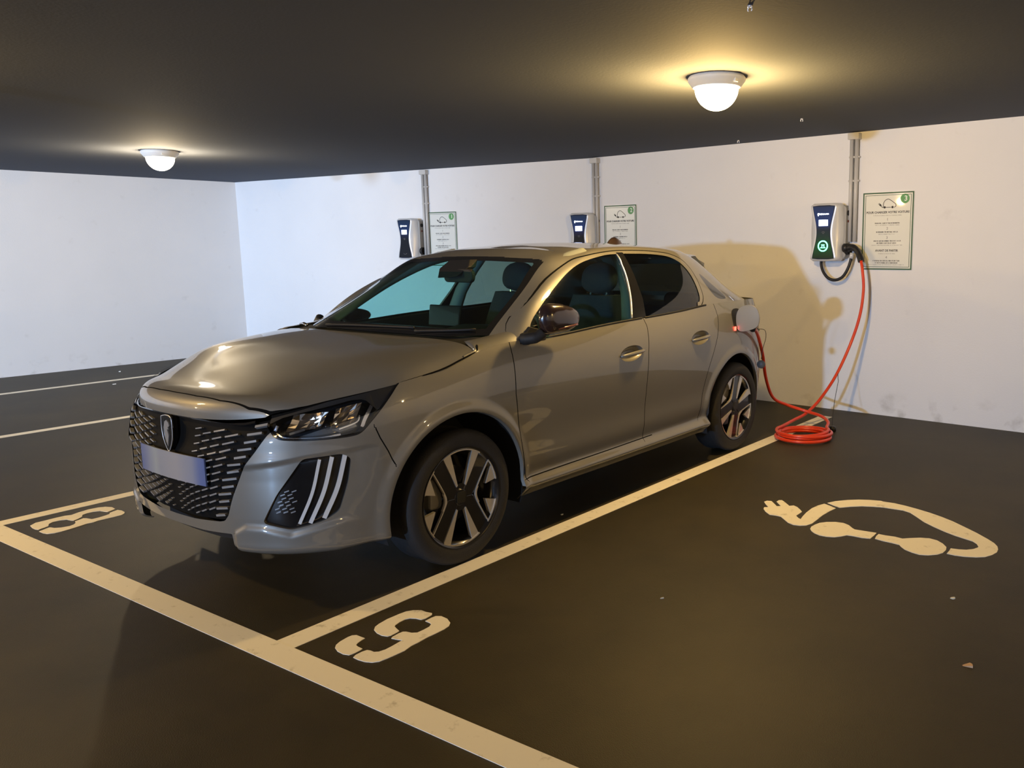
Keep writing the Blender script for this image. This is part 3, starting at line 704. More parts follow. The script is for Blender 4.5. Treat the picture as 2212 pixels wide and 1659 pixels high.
    for r in range(7):
        for c_ in range(3):
            s0 = .590+c_*.028+r*.006-(r % 2)*.010; z0 = .392+r*.014
            if s0 < np.interp(z0, [.36,.455,.60], [.51,.568,.65]) or s0 > .655+.1*(z0-.4): continue
            strip(mb, [(s0, z0), (s0+.018, z0+.006)], .004, -.013, -.006, sg, 3)
    mb.build('panel_slats', slatm, FP)
    mb = MB(); strip(mb, [(.665,.340),(.70,.350),(.745,.362),(.78,.385)], .004, -.012, -.003, sg, 6); mb.build('panel_trim', CHROME, FP)

# ---- under-nose tray, lip thickness, floor pan and sills
mb = MB()
ss_ = np.linspace(0, .40, 16)
for sg in (1, -1):
    V = []; zl = lambda s: np.interp(s, [0,.2,.375,.42], [.280,.282,.292,.30])
    for s_ in ss_:
        p = np.array(LBm(s_, zl(s_), 0, sg)); V += [p, p+np.array([0, .06, -.012]), p+np.array([0, .07, -.05])]
    mb.add(V, [(3*i+k, 3*(i+1)+k, 3*(i+1)+k+1, 3*i+k+1) for i in range(15) for k in range(2)])
mb.build('lower_lip_return', BLACKM, car, True)
# soft inner body so nothing shows through: floor pan plus firewall
mb = MB()
mb.prism([(-.70,-.60),(-.42,-.74),(.42,-.74),(.70,-.60),(.74,-.46),(.48,-.42),(.48,.42),(.78,.46),(.80,2.05),(.48,2.1),(.48,2.95),(.66,2.98),(.30,3.08),(-.30,3.08),(-.66,2.98),(-.48,2.95),(-.48,2.1),(-.80,2.05),(-.78,.46),(-.48,.42),(-.48,-.42),(-.74,-.46)], lambda a, b, d: (a*.94, b*.97+.03, d), (.212, .245))
mb.build('floor_pan', BLACKM, car)
mb = MB(); mb.box((0, .40, .60), (1.45, .04, .75)); mb.build('firewall', BLACKM, car)
mb = MB(); mb.box((0, -.50, .48), (.90, .22, .40)); mb.build('cooling_pack', BLACKM, car)
# wheel-arch liners
for (cy, rr) in ((-.005, .392), (2.505, .382)):
    for sg in (1, -1):
        mb = MB(); n = 40; V = []
        for i in range(n+1):
            a = math.pi*(-.10+1.20*i/n); yy_, zz_ = cy+rr*math.cos(a), .310+rr*math.sin(a)
            xo = max(.5, float(np.interp(yy_, PL[5:19, 1], PL[5:19, 0]))-.012-(.02 if zz_ < .3 else 0))
            V += [(sg*xo, yy_, zz_), (sg*.50, yy_, zz_), (sg*.50, cy+.02*math.cos(a), .31)]
        mb.add(V, [(3*i+k, 3*(i+1)+k, 3*(i+1)+k+1, 3*i+k+1) for i in range(n) for k in range(2)]); mb.build('arch_liner', BLACKM, car)
        # rolled paint lip
        mb = MB(); V = []
        for i in range(n+1):
            a = math.pi*(-.06+1.12*i/n) if cy < 1 else math.pi*(-.02+1.04*i/n)
            yy_, zz_ = cy+(rr-.004)*math.cos(a), .310+(rr-.004)*math.sin(a); 
            if zz_ < .24: continue
            p = LB(s_of_y(yy_), zz_); V += [(sg*(p[0]+.0005), yy_, zz_), (sg*(p[0]-.018), cy+(rr-.008)*math.cos(a), .310+(rr-.008)*math.sin(a))]
        mb.add(V, [(2*i, 2*i+2, 2*i+3, 2*i+1) for i in range(len(V)//2-1)]); mb.build('arch_lip', CARP, car, True)

# ---- wheels
WS_ = mat('diamond_turned_alloy', (.62, .58, .52), .30, .55, coat=.3); WB = mat('black_alloy_paint', (.012, .011, .011), .28, .2, coat=.5); DISC = mat('brake_disc_steel', (.25, .24, .23), .35, .9)
def make_wheel(name):
    w = bpy.data.objects.new(name, None); C.objects.link(w); w.parent = car
    T_ = .1025
    prof = [(.222,-.094),(.238,-.100),(.262,-.1045),(.287,-.100),(.300,-.090),(.3068,-.075),(.308,-.05)]
    tp = prof+[(.308, x) for x in (-.035,-.034,-.020,-.019,.019,.020,.034,.035)]+[(r, -x) for r, x in prof[::-1]]
    tp = [(r if not (abs(abs(h)-.0345) < .001 or abs(abs(h)-.0195) < .001) else r-.006, h) for r, h in tp]
    t = MB().lathe(tp, axis='x', seg=96).build('tyre', RUBBER, w, angle=50)
    MB().lathe([(.222,-.098),(.226,-.100),(.224,-.086),(.200,-.06),(.192,.02),(.200,.070),(.214,.088),(.2225,.098),(.2275,.1005),(.229,.094)], axis='x', seg=96).build('rim_barrel', WB, w, angle=40)
    MB().lathe([(.05,.012),(.135,.012),(.135,-.01),(.05,-.01)], axis='x', seg=64).build('brake_disc', DISC, w, angle=40)
    MB().box((.02, -.115, .03), (.07, .07, .14)).build('brake_caliper', mat('grey_caliper', (.20, .18, .14), .45, .3), w, bevel=.012)
    FN = lambda a, b, d: (d, a, b)
    # black spokes: hub plus four arms
    arm = [(.026,.050),(.106,.192),(.135,.177),(.165,.150),(.092,.030),(.074,0)]
    for sx1, sy1 in ((1,1),(-1,1),(-1,-1),(1,-1)):
        mb = MB(); poly = [(a*sx1, b*sy1) for a, b in arm]+[(0, 0)]
        if sx1*sy1 < 0: poly = poly[::-1]
        mb.prism(poly, FN, (.045, .084)); mb.build('spoke', WB, w, bevel=.004)
    MB().lathe([(0,.086),(.034,.086),(.040,.080),(.062,.080),(.066,.050)], axis='x', seg=40).build('hub_cap', WB, w, angle=30)
    MB().prism(rrect(.050, .050, .008), FN, (.084, .0885)).build('centre_badge', mat('dark_olive_badge', (.035, .032, .022), .35, .4), w)
    # turned faces: flanks of the top and bottom windows
    silver = MB()
    for sgn in (1, -1):
        for m1 in (1, -1):
            poly = [(.021*m1, .056*sgn), (.028*m1, .050*sgn), (.107*m1, .193*sgn), (.088*m1, .203*sgn), (.066*m1, .211*sgn)]
            if m1*sgn < 0: poly = poly[::-1]
            silver.prism(poly, FN, (.070, .0885))
        silver.prism([(.220*math.sin(a), sgn*.220*math.cos(a)) for a in np.linspace(-.52, .52, 16)]+[(.2135*math.sin(a), sgn*.2135*math.cos(a)) for a in np.linspace(.52, -.52, 16)], FN, (.080, .094))
        # side windows: edge line, wedge pair and thin rim arcs
        ed = cr([(.168,.150),(.130,.092),(.094,.032),(.084,0),(.094,-.032),(.130,-.092),(.168,-.150)], 5)
        for (a0, b0), (a1, b1) in zip(ed[:-1], ed[1:]):
            k = .0105 if abs(b0) < .035 else .0058
            silver.prism([(a0*sgn, b0), (a1*sgn, b1), ((a1+k)*sgn, b1), ((a0+k)*sgn, b0)], FN, (.078, .0885))
        for m1 in (1, -1):
            silver.prism([(.181*sgn, .118*m1), (.2135*sgn, .050*m1), (.150*sgn, .036*m1)], FN, (.070, .0885))
            silver.prism([(sgn*.2195*math.cos(a), m1*.2195*math.sin(a)) for a in np.linspace(.22, .74, 10)]+[(sgn*.2145*math.cos(a), m1*.2145*math.sin(a)) for a in np.linspace(.74, .22, 10)], FN, (.080, .094))
    silver.build('turned_faces', WS_, w)
    return w
wheel = make_wheel('wheel')
def copy_tree(o, parent=None):
    c = o.copy(); C.objects.link(c); c.parent = parent
    for k in list(o.children): copy_tree(k, c)
    return c
wheel.location = (.726, 0, .308); wheel.rotation_euler = (R(-3), 0, 0)
for (x, y, rot, flip) in ((.728, 2.54, R(-45), 0), (-.726, 0, R(20), 1), (-.728, 2.54, R(60), 1)):
    w = copy_tree(wheel, car); w.location = (x, y, .308); w.rotation_euler = (rot, 0, 0)
    if flip: w.rotation_euler = (rot, 0, math.pi)

# ---- door mirrors
for sg in (1, -1):
    D = DOORF[0 if sg > 0 else 1]
    MIR = MB(); n, m8 = 18, 24; V = []
    # folded housing: long axis along the door
    for i in range(n+1):
        f = i/n; y = (.466+.292*f) if sg > 0 else (.61+.21*f); xc_, zo, ks = (.890, .0, 1.0) if sg > 0 else (.835, -.058, .62); e = (1-(1-min(1, f/.22))**2)**.5 if f < .22 else math.sqrt(max(0, 1-((f-.22)/.78)**2.4)); e = max(e, .03)
        hz, hx = .077*e*(1-.06*f), .052*e; czz = 1.072-.004*f+(-.004 if f > .5 else 0)
        for k in range(m8):
            a = 2*math.pi*k/m8; c_, s_ = math.cos(a), math.sin(a); c_ = math.copysign(abs(c_)**.72, c_); s_ = math.copysign(abs(s_)**.8, s_)
            V.append((sg*(xc_+hx*ks*c_*(1 if c_ > 0 else .55)), y, czz+zo+hz*ks*s_*(1 if s_ > 0 else .95)))
    F = [(i*m8+k, (i+1)*m8+k, (i+1)*m8+(k+1) % m8, i*m8+(k+1) % m8) for i in range(n) for k in range(m8)]+[tuple(range(m8)), tuple(n*m8+k for k in range(m8))[::-1]]
    if sg < 0: F = [f[::-1] for f in F]
    MIR.add(V, F); MIR.build('mirror_housing', mat('dark_plum_gloss_plastic', (.028, .015, .013), .20, coat=.8, coat_rough=.08), D, True)
    st = MB(); st.tube(spline([(sg*.798,.445,.978),(sg*.835,.452,.982),(sg*.868,.470,.990),(sg*.885,.495,1.010)], 5), [.030]*5+[.028]*5+[.026]*6, 12); st.build('mirror_arm', BLACKM, D, True)
    st = MB(); st.tube([(sg*((.922 if sg > 0 else .84)+.010*math.sin(math.pi*t)), .51+.20*t, (1.022 if sg > 0 else .985)+.012*t) for t in np.linspace(0, 1, 10)], .006, 6); st.build('mirror_indicator', mat('amber_smoked_lens', (.14, .03, .012), .2, coat=.5), D, True)
    st = MB(); st.prism([(.40,.945),(.60,.962),(.595,.985),(.545,1.02),(.49,1.035),(.45,1.0)], lambda a, b, d: (sg*(BELT(a)[0]+d), a, b), (-.012, .008)); st.build('mirror_base', BLACKM, D, bevel=.004)
    # door handles: cup and bar
    for (dr, y0, y1, z) in ((D, 1.150, 1.365, .822), (DOORR[0 if sg > 0 else 1], 1.895, 2.105, .838)):
        hy, hz, ha, hb = HAND[0 if y0 < 1.5 else 1]; cup = MB(); ts = np.linspace(0, 2*math.pi, 36, endpoint=False); V = []; rings = [(1.0, -.0003), (.93, -.010), (.78, -.024), (.5, -.032), (.2, -.034)]
        for k_, dpt in rings: V += [LBm(s_of_y(hy+ha*k_*math.cos(t_)), hz+hb*k_*math.sin(t_)+.05*ha*k_*math.cos(t_), dpt, sg) for t_ in ts]
        F = [(r_i*36+i, r_i*36+(i+1) % 36, (r_i+1)*36+(i+1) % 36, (r_i+1)*36+i) for r_i in range(4) for i in range(36)]+[tuple(144+i for i in range(36))]
        if sg < 0: F = [f[::-1] for f in F]
        cup.add(V, F); cup.build('handle_cup', CARP, dr, True)
        br = MB(); pts = []; 
        for t in np.linspace(0, 1, 15):
            yb_ = y0-.004+(y1-y0+.008)*t; off = .004+.022*math.sin(math.pi*min(1, max(0, t)))**.5; p = LB(s_of_y(yb_), z-.004+.012*t, off); pts.append((sg*p[0], p[1], p[2]))
        br.tube(pts, [.006+.006*math.sin(math.pi*t)**.5 for t in np.linspace(0, 1, 15)], 10); br.build('door_handle', CARP, dr, True)
# ---- open charge-port flap and socket recess
fl_ = MB(); pf = [(.838,.868),(.832,.93),(.842,.975),(.870,1.008),(.925,1.022),(.968,1.012),(.992,.985),(1.004,.935),(.998,.89),(.984,.868),(.935,.846),(.880,.834),(.850,.842)]
fl_.prism(chaikin(pf, 2), lambda a, b, d: (a, 2.505+d+(a-.84)*.10, b), (0, .008)); FLAP = fl_.build('charge_flap', CARP, car, bevel=.002)
hg = MB(); hg.box((.838, 2.515, .915), (.014, .014, .11)); hg.build('flap_hinge', BLACKM, FLAP)
rc_ = MB(); V0 = [(2.47,.865),(2.46,.93),(2.48,.975),(2.53,.99),(2.60,.985),(2.635,.955),(2.64,.90),(2.62,.86),(2.55,.845),(2.50,.85)]
patch(rc_, [(s_of_y(a), b) for a, b in chaikin(V0, 2)], .0008, .003, 1); rc_.build('charge_port', BLACKM, car)
led = MB(); c0 = LB(s_of_y(2.478), .858, .004); led.box(tuple(c0), (.006, .018, .026)); led.build('charge_indicator', mat('lit_red_led', (.8, .05, .03), .3, emit=(1, .05, .03), es=9), car)
# ---- roof spoiler, aerial, rear lamps, rear plate area
sp_ = MB(); V = []; xs_ = np.linspace(-.42, .42, 21)
for x in xs_:
    k = abs(x)/.42; ya, yb2 = 2.80-.16*k**2.2, 2.98-.20*k**2; za = 1.350-.018*k**2; zb = 1.318-.028*k**2
    V += [(x, ya, za), (x, yb2, zb), (x, yb2-.005, zb-.022), (x, ya+.02, za-.030)]
sp_.add(V, [(4*i+k, 4*(i+1)+k, 4*(i+1)+(k+1) % 4, 4*i+(k+1) % 4) for i in range(20) for k in range(4)]+[(3, 2, 1, 0), (80, 81, 82, 83)])
sp_.build('roof_spoiler', CARP, car, angle=40)
for sg in (1, -1):
    b_ = MB(); b_.prism([(2.545,1.338),(2.600,1.343),(2.765,1.256),(2.70,1.245)], lambda a, b, d: (sg*(.452+d-(a-2.56)*.10), a, b), (-.02, .004)); b_.build('spoiler_winglet', mat('dark_grey_winglet', (.06, .06, .055), .4), car)
an = MB(); V = []
for i, t in enumerate(np.linspace(0, 1, 12)):
    y = 2.17+.185*t; hh = .052*(math.sin(math.pi*min(1, t**1.1))**.55) if 0 < t < 1 else .001; w_ = .028*math.sin(math.pi*max(.04, min(.96, t)))**.5; zr = 1.432-.03*max(0, t-.3)
    V += [(-w_, y, zr-.006), (-w_*.45, y, zr+hh*.7), (0, y, zr+hh), (w_*.45, y, zr+hh*.7), (w_, y, zr-.006)]
an.add(V, [(5*i+k, 5*i+k+1, 5*(i+1)+k+1, 5*(i+1)+k) for i in range(11) for k in range(4)]); an.build('roof_aerial', mat('brown_black_aerial', (.045, .026, .018), .35, coat=.4), car, True)
for sg in (1, -1):
    rl = MB(); patch(rl, [(s_of_y(2.86), .90), (s_of_y(2.86)+.10, .92), (s_of_y(2.86)+.42, .88), (s_of_y(2.86)+.42, .80), (s_of_y(2.86)+.10, .80), (s_of_y(2.86)+.01, .83)], .001, .008, sg); rl.build('rear_lamp', mat('dark_red_lens', (.10, .006, .006), .15, coat=.6), car)
# ---- wipers
for (x0, x1, y0) in ((.30, .62, .215), (-.42, .26, .22)):
    wp = MB(); pts = []
    for t in np.linspace(0, 1, 14):
        x = x0+(x1-x0)*t; b_ = wb(x); pts.append((x, b_[0]+.012+.030*math.sin(math.pi*t*.5), b_[1]+.016+.012*math.sin(math.pi*t*.5)))
    wp.tube(pts, .006, 6); wp.build('wiper', BLACKM, car, True)
wn = MB(); wn.tube([(-.56, .19, 1.004), (-.60, .20, 1.010), (-.64, .205, 1.004)], .009, 8); wn.build('washer_nozzle', CHROME, car, True)

# ---- cabin interior
SEATM = mat('charcoal_seat_fabric', (.022, .024, .030), .8, bump=.2, bscale=120); TRIM = mat('dark_cabin_trim', (.016, .017, .018), .6); HEADL = mat('grey_headliner', (.20, .22, .21), .8)
def seat(x, y):
    s = bpy.data.objects.new('seat', None); C.objects.link(s); s.parent = car; s.location = (x, y, 0)
    MB().prism(rrect(.50, .16, .05, 5, 0, .47), lambda a, b, d: (a, d, b), (-.28, .24)).build('seat_cushion', SEATM, s, bevel=.03)
    mb = MB(); V = []; n = 10
    for i in range(n+1):
        f = i/n; z = .52+.60*f; yc = .20+.16*f; hw = .25*(1-.28*f**2.5); th = .075*(1-.35*f)
        for (a, b) in ((-hw, -.2*th), (-hw*.7, -th), (hw*.7, -th), (hw, -.2*th), (hw*.9, th), (-hw*.9, th)): V.append((a, yc+b, z))
    mb.add(V, [(6*i+k, 6*i+(k+1) % 6, 6*(i+1)+(k+1) % 6, 6*(i+1)+k) for i in range(n) for k in range(6)]+[tuple(range(6))[::-1], tuple(6*n+k for k in range(6))]); mb.build('seat_back', SEATM, s, angle=50, bevel=.0)
    mb = MB(); V = []
    for i in range(13):
        f = i/12; z = 1.125+.195*f; e = math.sqrt(max(.02, 1-abs(2*f-1)**2.6)); hw = .140*e*(1-.12*f); th = .055*e
        for k in range(16):
            a = 2*math.pi*k/16; V.append((hw*math.copysign(abs(math.cos(a))**.7, math.cos(a)), .375+.03*f+th*math.sin(a), z))
    mb.add(V, [(16*i+k, 16*i+(k+1) % 16, 16*(i+1)+(k+1) % 16, 16*(i+1)+k) for i in range(12) for k in range(16)]+[tuple(range(16))[::-1], tuple(192+k for k in range(16))]); mb.build('headrest', SEATM, s, True)
    mb = MB(); mb.tube([(-.06, .37, 1.08), (-.06, .38, 1.16)], .006, 6); mb.tube([(.06, .37, 1.08), (.06, .38, 1.16)], .006, 6); mb.build('headrest_posts', CHROME, s)
    return s
s0 = seat(-.365, 1.27); s1 = copy_tree(s0, car); s1.location = (.365, 1.22, 0)
mb = MB(); mb.prism(rrect(1.28, .16, .05, 5, 0, .50), lambda a, b, d: (a, d, b), (1.85, 2.35)); mb.box((0, 2.46, .74), (1.22, .12, .50), rx=R(-16)); mb.build('rear_bench', SEATM, car, bevel=.03)
for x in (-.36, .36):
    mb = MB(); mb.prism(rrect(.24, .14, .05, 5, x, 1.02), lambda a, b, d: (a, d, b), (2.50, 2.58)); mb.build('rear_headrest', SEATM, car, bevel=.02)
# dashboard
mb = MB(); V = []; prof = [(.30,.90),(.40,.955),(.56,.985),(.70,.972),(.78,.925),(.76,.80),(.70,.62),(.60,.50)]
for x in np.linspace(-.70, .70, 25):
    hump = .035*math.exp(-((x-.37)/.19)**4)
    for (y, z) in prof: V.append((x*(1 if z < .9 else .97), y, z+(hump if .9 < z and y > .5 else 0)))
m9 = len(prof); mb.add(V, [(m9*i+k, m9*i+k+1, m9*(i+1)+k+1, m9*(i+1)+k) for i in range(24) for k in range(m9-1)]); mb.build('dashboard', TRIM, car, True)
mb = MB(); mb.box((-.07, .74, 1.035), (.25, .02, .12), rx=R(-8)); mb.build('centre_screen', BLACKG, car, bevel=.006)
mb = MB(); ctr = Vector((.37, .86, .93)); tl = Matrix.Rotation(R(-24), 3, 'X')
mb.tube([ctr+tl @ Vector((.165*math.cos(a), 0, .150*math.sin(a))) for a in np.linspace(0, 2*math.pi, 33)], .015, 10, False)
mb.tube([ctr+tl @ Vector((-.15, 0, 0)), ctr, ctr+tl @ Vector((.15, 0, 0))], .020, 8); mb.tube([ctr, ctr+Vector((0, -.18, -.06))], .035, 10); mb.build('steering_wheel', TRIM, car, True)
# headliner, inner pillars, parcel shelf, door cards
hl = cab.split(-(cab.A[:, Z]-1.372))[0].shift(-.022); PAIR(hl).build('headliner', HEADL, car)
mb = MB(); mb.box((0, 2.74, .98), (1.15, .40, .02)); mb.build('parcel_shelf', TRIM, car)
for sg in (1, -1):
    V = []; ys = np.linspace(.46, 2.45, 30)
    for y in ys:
        b_ = BELT(y); V += [(sg*(b_[0]-.025), y, b_[2]-.012), (sg*(b_[0]-.065), y, b_[2]-.03), (sg*.745, y, .60), (sg*.72, y, .24)]
    mb = MB(); mb.add(V, [(4*i+k, 4*i+k+1, 4*(i+1)+k+1, 4*(i+1)+k) for i in range(29) for k in range(3)]); mb.build('door_card', TRIM, car, True)
    mb = MB(); mb.tube([(sg*.740,1.40,.95),(sg*.695,1.45,1.13),(sg*.625,1.50,1.27),(sg*.55,1.53,1.365)], [.045,.04,.035,.03], 8); mb.build('inner_pillar', HEADL, car, True)
    mb = MB(); mb.tube(spline([(sg*.715,.44,1.00),(sg*.668,.62,1.12),(sg*.612,.83,1.24),(sg*.548,1.05,1.335),(sg*.525,1.25,1.375)], 6), .036, 10); mb.build('a_pillar_trim', HEADL, car, True)
# rear-view mirror with sensor housing
mb = MB(); mb.prism(rrect(.25, .075, .03, 5, .05, 1.262), lambda a, b, d: (a, d-.10*(a-.05), b), (.735, .765)); mb.build('rear_view_mirror', BLACKM, car, bevel=.006)
mb = MB(); mb.prism([(-.05,1.25),(-.10,1.30),(-.075,1.345),(.085,1.35),(.12,1.31),(.09,1.26)], lambda a, b, d: (a, d+(1.35-b)*-1.2, b), (.80, .86)); mb.build('sensor_housing', BLACKM, car, bevel=.004)
PAINT = {"8a":[[-1.474,-0.884],[-1.506,-0.848],[-1.506,-0.809],[-1.509,-0.756],[-1.507,-0.711],[-1.493,-0.685],[-1.51,-0.645],[-1.523,-0.59],[-1.515,-0.542],[-1.495,-0.515],[-1.456,-0.498],[-1.405,-0.503],[-1.396,-0.519],[-1.386,-0.549],[-1.397,-0.556],[-1.441,-0.566],[-1.454,-0.593],[-1.455,-0.625],[-1.442,-0.652],[-1.409,-0.667],[-1.386,-0.697],[-1.376,-0.72],[-1.39,-0.726],[-1.427,-0.733],[-1.442,-0.758],[-1.443,-0.793],[-1.423,-0.818],[-1.384,-0.835],[-1.374,-0.862],[-1.364,-0.886],[-1.386,-0.893],[-1.427,-0.892]],"8b":[[-1.331,-0.896],[-1.342,-0.874],[-1.356,-0.846],[-1.355,-0.837],[-1.325,-0.83],[-1.303,-0.807],[-1.292,-0.772],[-1.302,-0.749],[-1.321,-0.733],[-1.356,-0.722],[-1.365,-0.698],[-1.375,-0.675],[-1.361,-0.666],[-1.319,-0.656],[-1.317,-0.625],[-1.325,-0.587],[-1.335,-0.563],[-1.356,-0.553],[-1.367,-0.529],[-1.375,-0.505],[-1.346,-0.497],[-1.303,-0.501],[-1.276,-0.514],[-1.26,-0.535],[-1.26,-0.575],[-1.262,-0.612],[-1.264,-0.648],[-1.255,-0.676],[-1.259,-0.703],[-1.25,-0.735],[-1.243,-0.763],[-1.236,-0.8],[-1.232,-0.834],[-1.236,-0.864],[-1.253,-0.889],[-1.286,-0.896]],"9a":[[1.106,-0.452],[1.117,-0.463],[1.121,-0.496],[1.116,-0.514],[1.09,-0.519],[1.069,-0.53],[1.061,-0.547],[1.063,-0.578],[1.069,-0.6],[1.077,-0.61],[1.096,-0.617],[1.122,-0.625],[1.125,-0.64],[1.126,-0.666],[1.121,-0.678],[1.098,-0.685],[1.065,-0.682],[1.035,-0.671],[1.018,-0.653],[1.009,-0.628],[1.002,-0.583],[1.004,-0.53],[1.008,-0.497],[1.022,-0.476],[1.05,-0.457],[1.077,-0.458]],"9b":[[1.138,-0.514],[1.136,-0.486],[1.138,-0.463],[1.157,-0.451],[1.194,-0.454],[1.23,-0.472],[1.246,-0.493],[1.252,-0.523],[1.252,-0.564],[1.25,-0.603],[1.254,-0.646],[1.254,-0.68],[1.263,-0.718],[1.261,-0.754],[1.258,-0.788],[1.253,-0.817],[1.238,-0.836],[1.212,-0.847],[1.181,-0.851],[1.152,-0.85],[1.144,-0.833],[1.143,-0.806],[1.148,-0.788],[1.162,-0.784],[1.18,-0.784],[1.193,-0.773],[1.199,-0.75],[1.198,-0.72],[1.194,-0.686],[1.192,-0.668],[1.174,-0.675],[1.146,-0.681],[1.14,-0.67],[1.137,-0.642],[1.139,-0.622],[1.149,-0.615],[1.174,-0.61],[1.19,-0.597],[1.191,-0.568],[1.189,-0.539],[1.178,-0.52],[1.164,-0.515]],"9c":[[1.064,-0.734],[1.067,-0.754],[1.073,-0.773],[1.082,-0.786],[1.099,-0.79],[1.125,-0.791],[1.128,-0.807],[1.129,-0.831],[1.125,-0.847],[1.102,-0.854],[1.067,-0.852],[1.037,-0.841],[1.021,-0.826],[1.01,-0.801],[1.004,-0.765],[1.005,-0.746],[1.017,-0.735],[1.042,-0.735]],"plug":[[1.546,1.553],[1.55,1.579],[1.574,1.587],[1.61,1.55],[1.64,1.518],[1.657,1.533],[1.602,1.593],[1.602,1.624],[1.616,1.634],[1.648,1.606],[1.695,1.56],[1.712,1.58],[1.74,1.564],[1.773,1.53],[1.795,1.503],[1.796,1.462],[1.796,1.425],[1.821,1.397],[1.84,1.384],[1.83,1.432],[1.82,1.501],[1.815,1.588],[1.823,1.649],[1.84,1.7],[1.882,1.68],[1.923,1.658],[1.914,1.592],[1.91,1.506],[1.915,1.418],[1.917,1.353],[1.904,1.31],[1.878,1.288],[1.845,1.282],[1.808,1.299],[1.766,1.339],[1.736,1.367],[1.708,1.37],[1.672,1.365],[1.632,1.398],[1.6,1.437],[1.59,1.464],[1.608,1.479],[1.572,1.519]],"shell":[[1.848,1.724],[1.873,1.777],[1.92,1.832],[1.972,1.875],[2.029,1.903],[2.084,1.919],[2.098,1.912],[2.159,1.916],[2.227,1.903],[2.298,1.881],[2.368,1.854],[2.438,1.819],[2.509,1.775],[2.581,1.718],[2.652,1.66],[2.721,1.595],[2.759,1.553],[2.781,1.515],[2.792,1.476],[2.795,1.437],[2.784,1.39],[2.763,1.346],[2.731,1.319],[2.685,1.298],[2.643,1.29],[2.607,1.293],[2.607,1.337],[2.604,1.372],[2.639,1.378],[2.67,1.392],[2.695,1.42],[2.706,1.448],[2.708,1.463],[2.692,1.499],[2.667,1.526],[2.625,1.542],[2.573,1.563],[2.513,1.596],[2.454,1.636],[2.389,1.686],[2.327,1.753],[2.282,1.799],[2.239,1.817],[2.177,1.813],[2.132,1.811],[2.084,1.795],[2.028,1.769],[1.978,1.726],[1.937,1.679],[1.891,1.699]],"wheel1":[[1.942,1.273],[1.934,1.305],[1.937,1.344],[1.946,1.383],[1.971,1.415],[2.008,1.44],[2.05,1.447],[2.085,1.429],[2.116,1.396],[2.133,1.383],[2.183,1.387],[2.241,1.393],[2.244,1.35],[2.243,1.295],[2.205,1.285],[2.161,1.286],[2.13,1.281],[2.114,1.251],[2.09,1.222],[2.056,1.208],[2.02,1.207],[1.985,1.223],[1.959,1.247]],"wheel2":[[2.256,1.383],[2.261,1.381],[2.29,1.38],[2.332,1.387],[2.374,1.38],[2.403,1.408],[2.444,1.44],[2.482,1.455],[2.521,1.446],[2.556,1.416],[2.583,1.377],[2.591,1.341],[2.589,1.294],[2.573,1.257],[2.54,1.225],[2.506,1.211],[2.469,1.22],[2.43,1.24],[2.405,1.266],[2.389,1.288],[2.348,1.295],[2.307,1.297],[2.263,1.308],[2.256,1.348]],"lineend":[[0.927,3.973],[0.949,3.661],[0.837,3.958]]}
# ================================================================= ROOM
CH = 2.3196
def wall_back(x): return 4.7010+.09812*x if x < -1.999 else 4.3519-.07652*x
xc = (-7.8686+.056483*4.7010)/(1-.056483*.09812); yc_ = wall_back(xc)
def slab(name, pts, z0, z1, m):
    mb = MB(); mb.prism(pts, lambda a, b, d: (a, b, d), (z0, z1)); return tag(mb.build(name, m), kind='structure')
slab('floor', [(-9,-17.5),(9.5,-17.5),(9.5,6),(-9,6)], -.15, 0, FLOORM)
slab('ceiling', [(-9,-17.5),(9.5,-17.5),(9.5,6),(-9,6)], CH, CH+.2, CEILM)
def wall(name, a, b, th=.2, z1=CH, m=WALLM):
    a, b = Vector((*a, 0)), Vector((*b, 0)); d = (b-a).normalized(); n = Vector((-d.y, d.x, 0))*th
    return slab(name, [(q.x, q.y) for q in (a, b, b+n, a+n)], 0, z1, m)
XR = 9.3
# the back wall has a slight bend behind the parked car
mb = MB(); bp_ = [(xc, yc_), (-1.999, wall_back(-1.999)), (XR, wall_back(XR)), (XR, 5.6), (xc, 5.6)]
mb.prism(bp_, lambda a, b, d: (a, b, d), (0, CH)); tag(mb.build('wall_back', WALLM), kind='structure')
wall('wall_left', (-7.8686+.056483*-17.3, -17.3), (xc, yc_))
wall('wall_right', (XR, wall_back(XR)), (XR, -17.3)); wall('wall_front', (XR, -17.3), (-9, -17.3))

import random
# ---- floor paint
def marking(name, polys, label, group=None, cat='marking', z=.0022):
    mb = MB()
    for poly in polys: mb.prism(poly, lambda a, b, d: (a, b, d), (0.0, z))
    o = mb.build(name, PAINTM); tag(o, label, cat, group); return o
fl = lambda x: -.9363+.0146*x; fw = .108
FLX0 = -1.80
marking('front_line', [[(-6.9, fl(-6.9)-fw), (5.5, fl(5.5)-fw), (5.5, fl(5.5)), (-6.9, fl(-6.9))]], 'wide cream line across the open ends of the bays in front of the car')
def bay(x0, lab, w=.1028, y1=3.972):
    g = lambda y: x0+.0115*y
    y0 = fl(x0)
    return marking('bay_line', [[(g(y0)+.0, y0), (g(y0)+w, y0), (g(y1)+w, y1), (g(y1), y1)]], lab, 'cream lines between the parking bays', z=.0018)
bay(.8201, 'cream bay line along the viewer side of the car, under the orange coil', y1=3.965)
bay(-1.6888, 'cream bay line beside painted number 8, partly behind the car', .092)
bay(-4.1864, 'second cream bay line beyond the car, thinner looking', .092)
bay(-6.5400, 'farthest cream bay line next to the left wall', .092)
bay(3.35, 'cream bay line beyond the painted car symbol, outside the right edge')
marking('painted_number', [PAINT['8a'], PAINT['8b']], 'cream stencilled number 8 on the floor in front of the car')
marking('painted_number', [PAINT['9a'], PAINT['9b'], PAINT['9c']], 'cream stencilled number 9 on the floor of the empty bay')
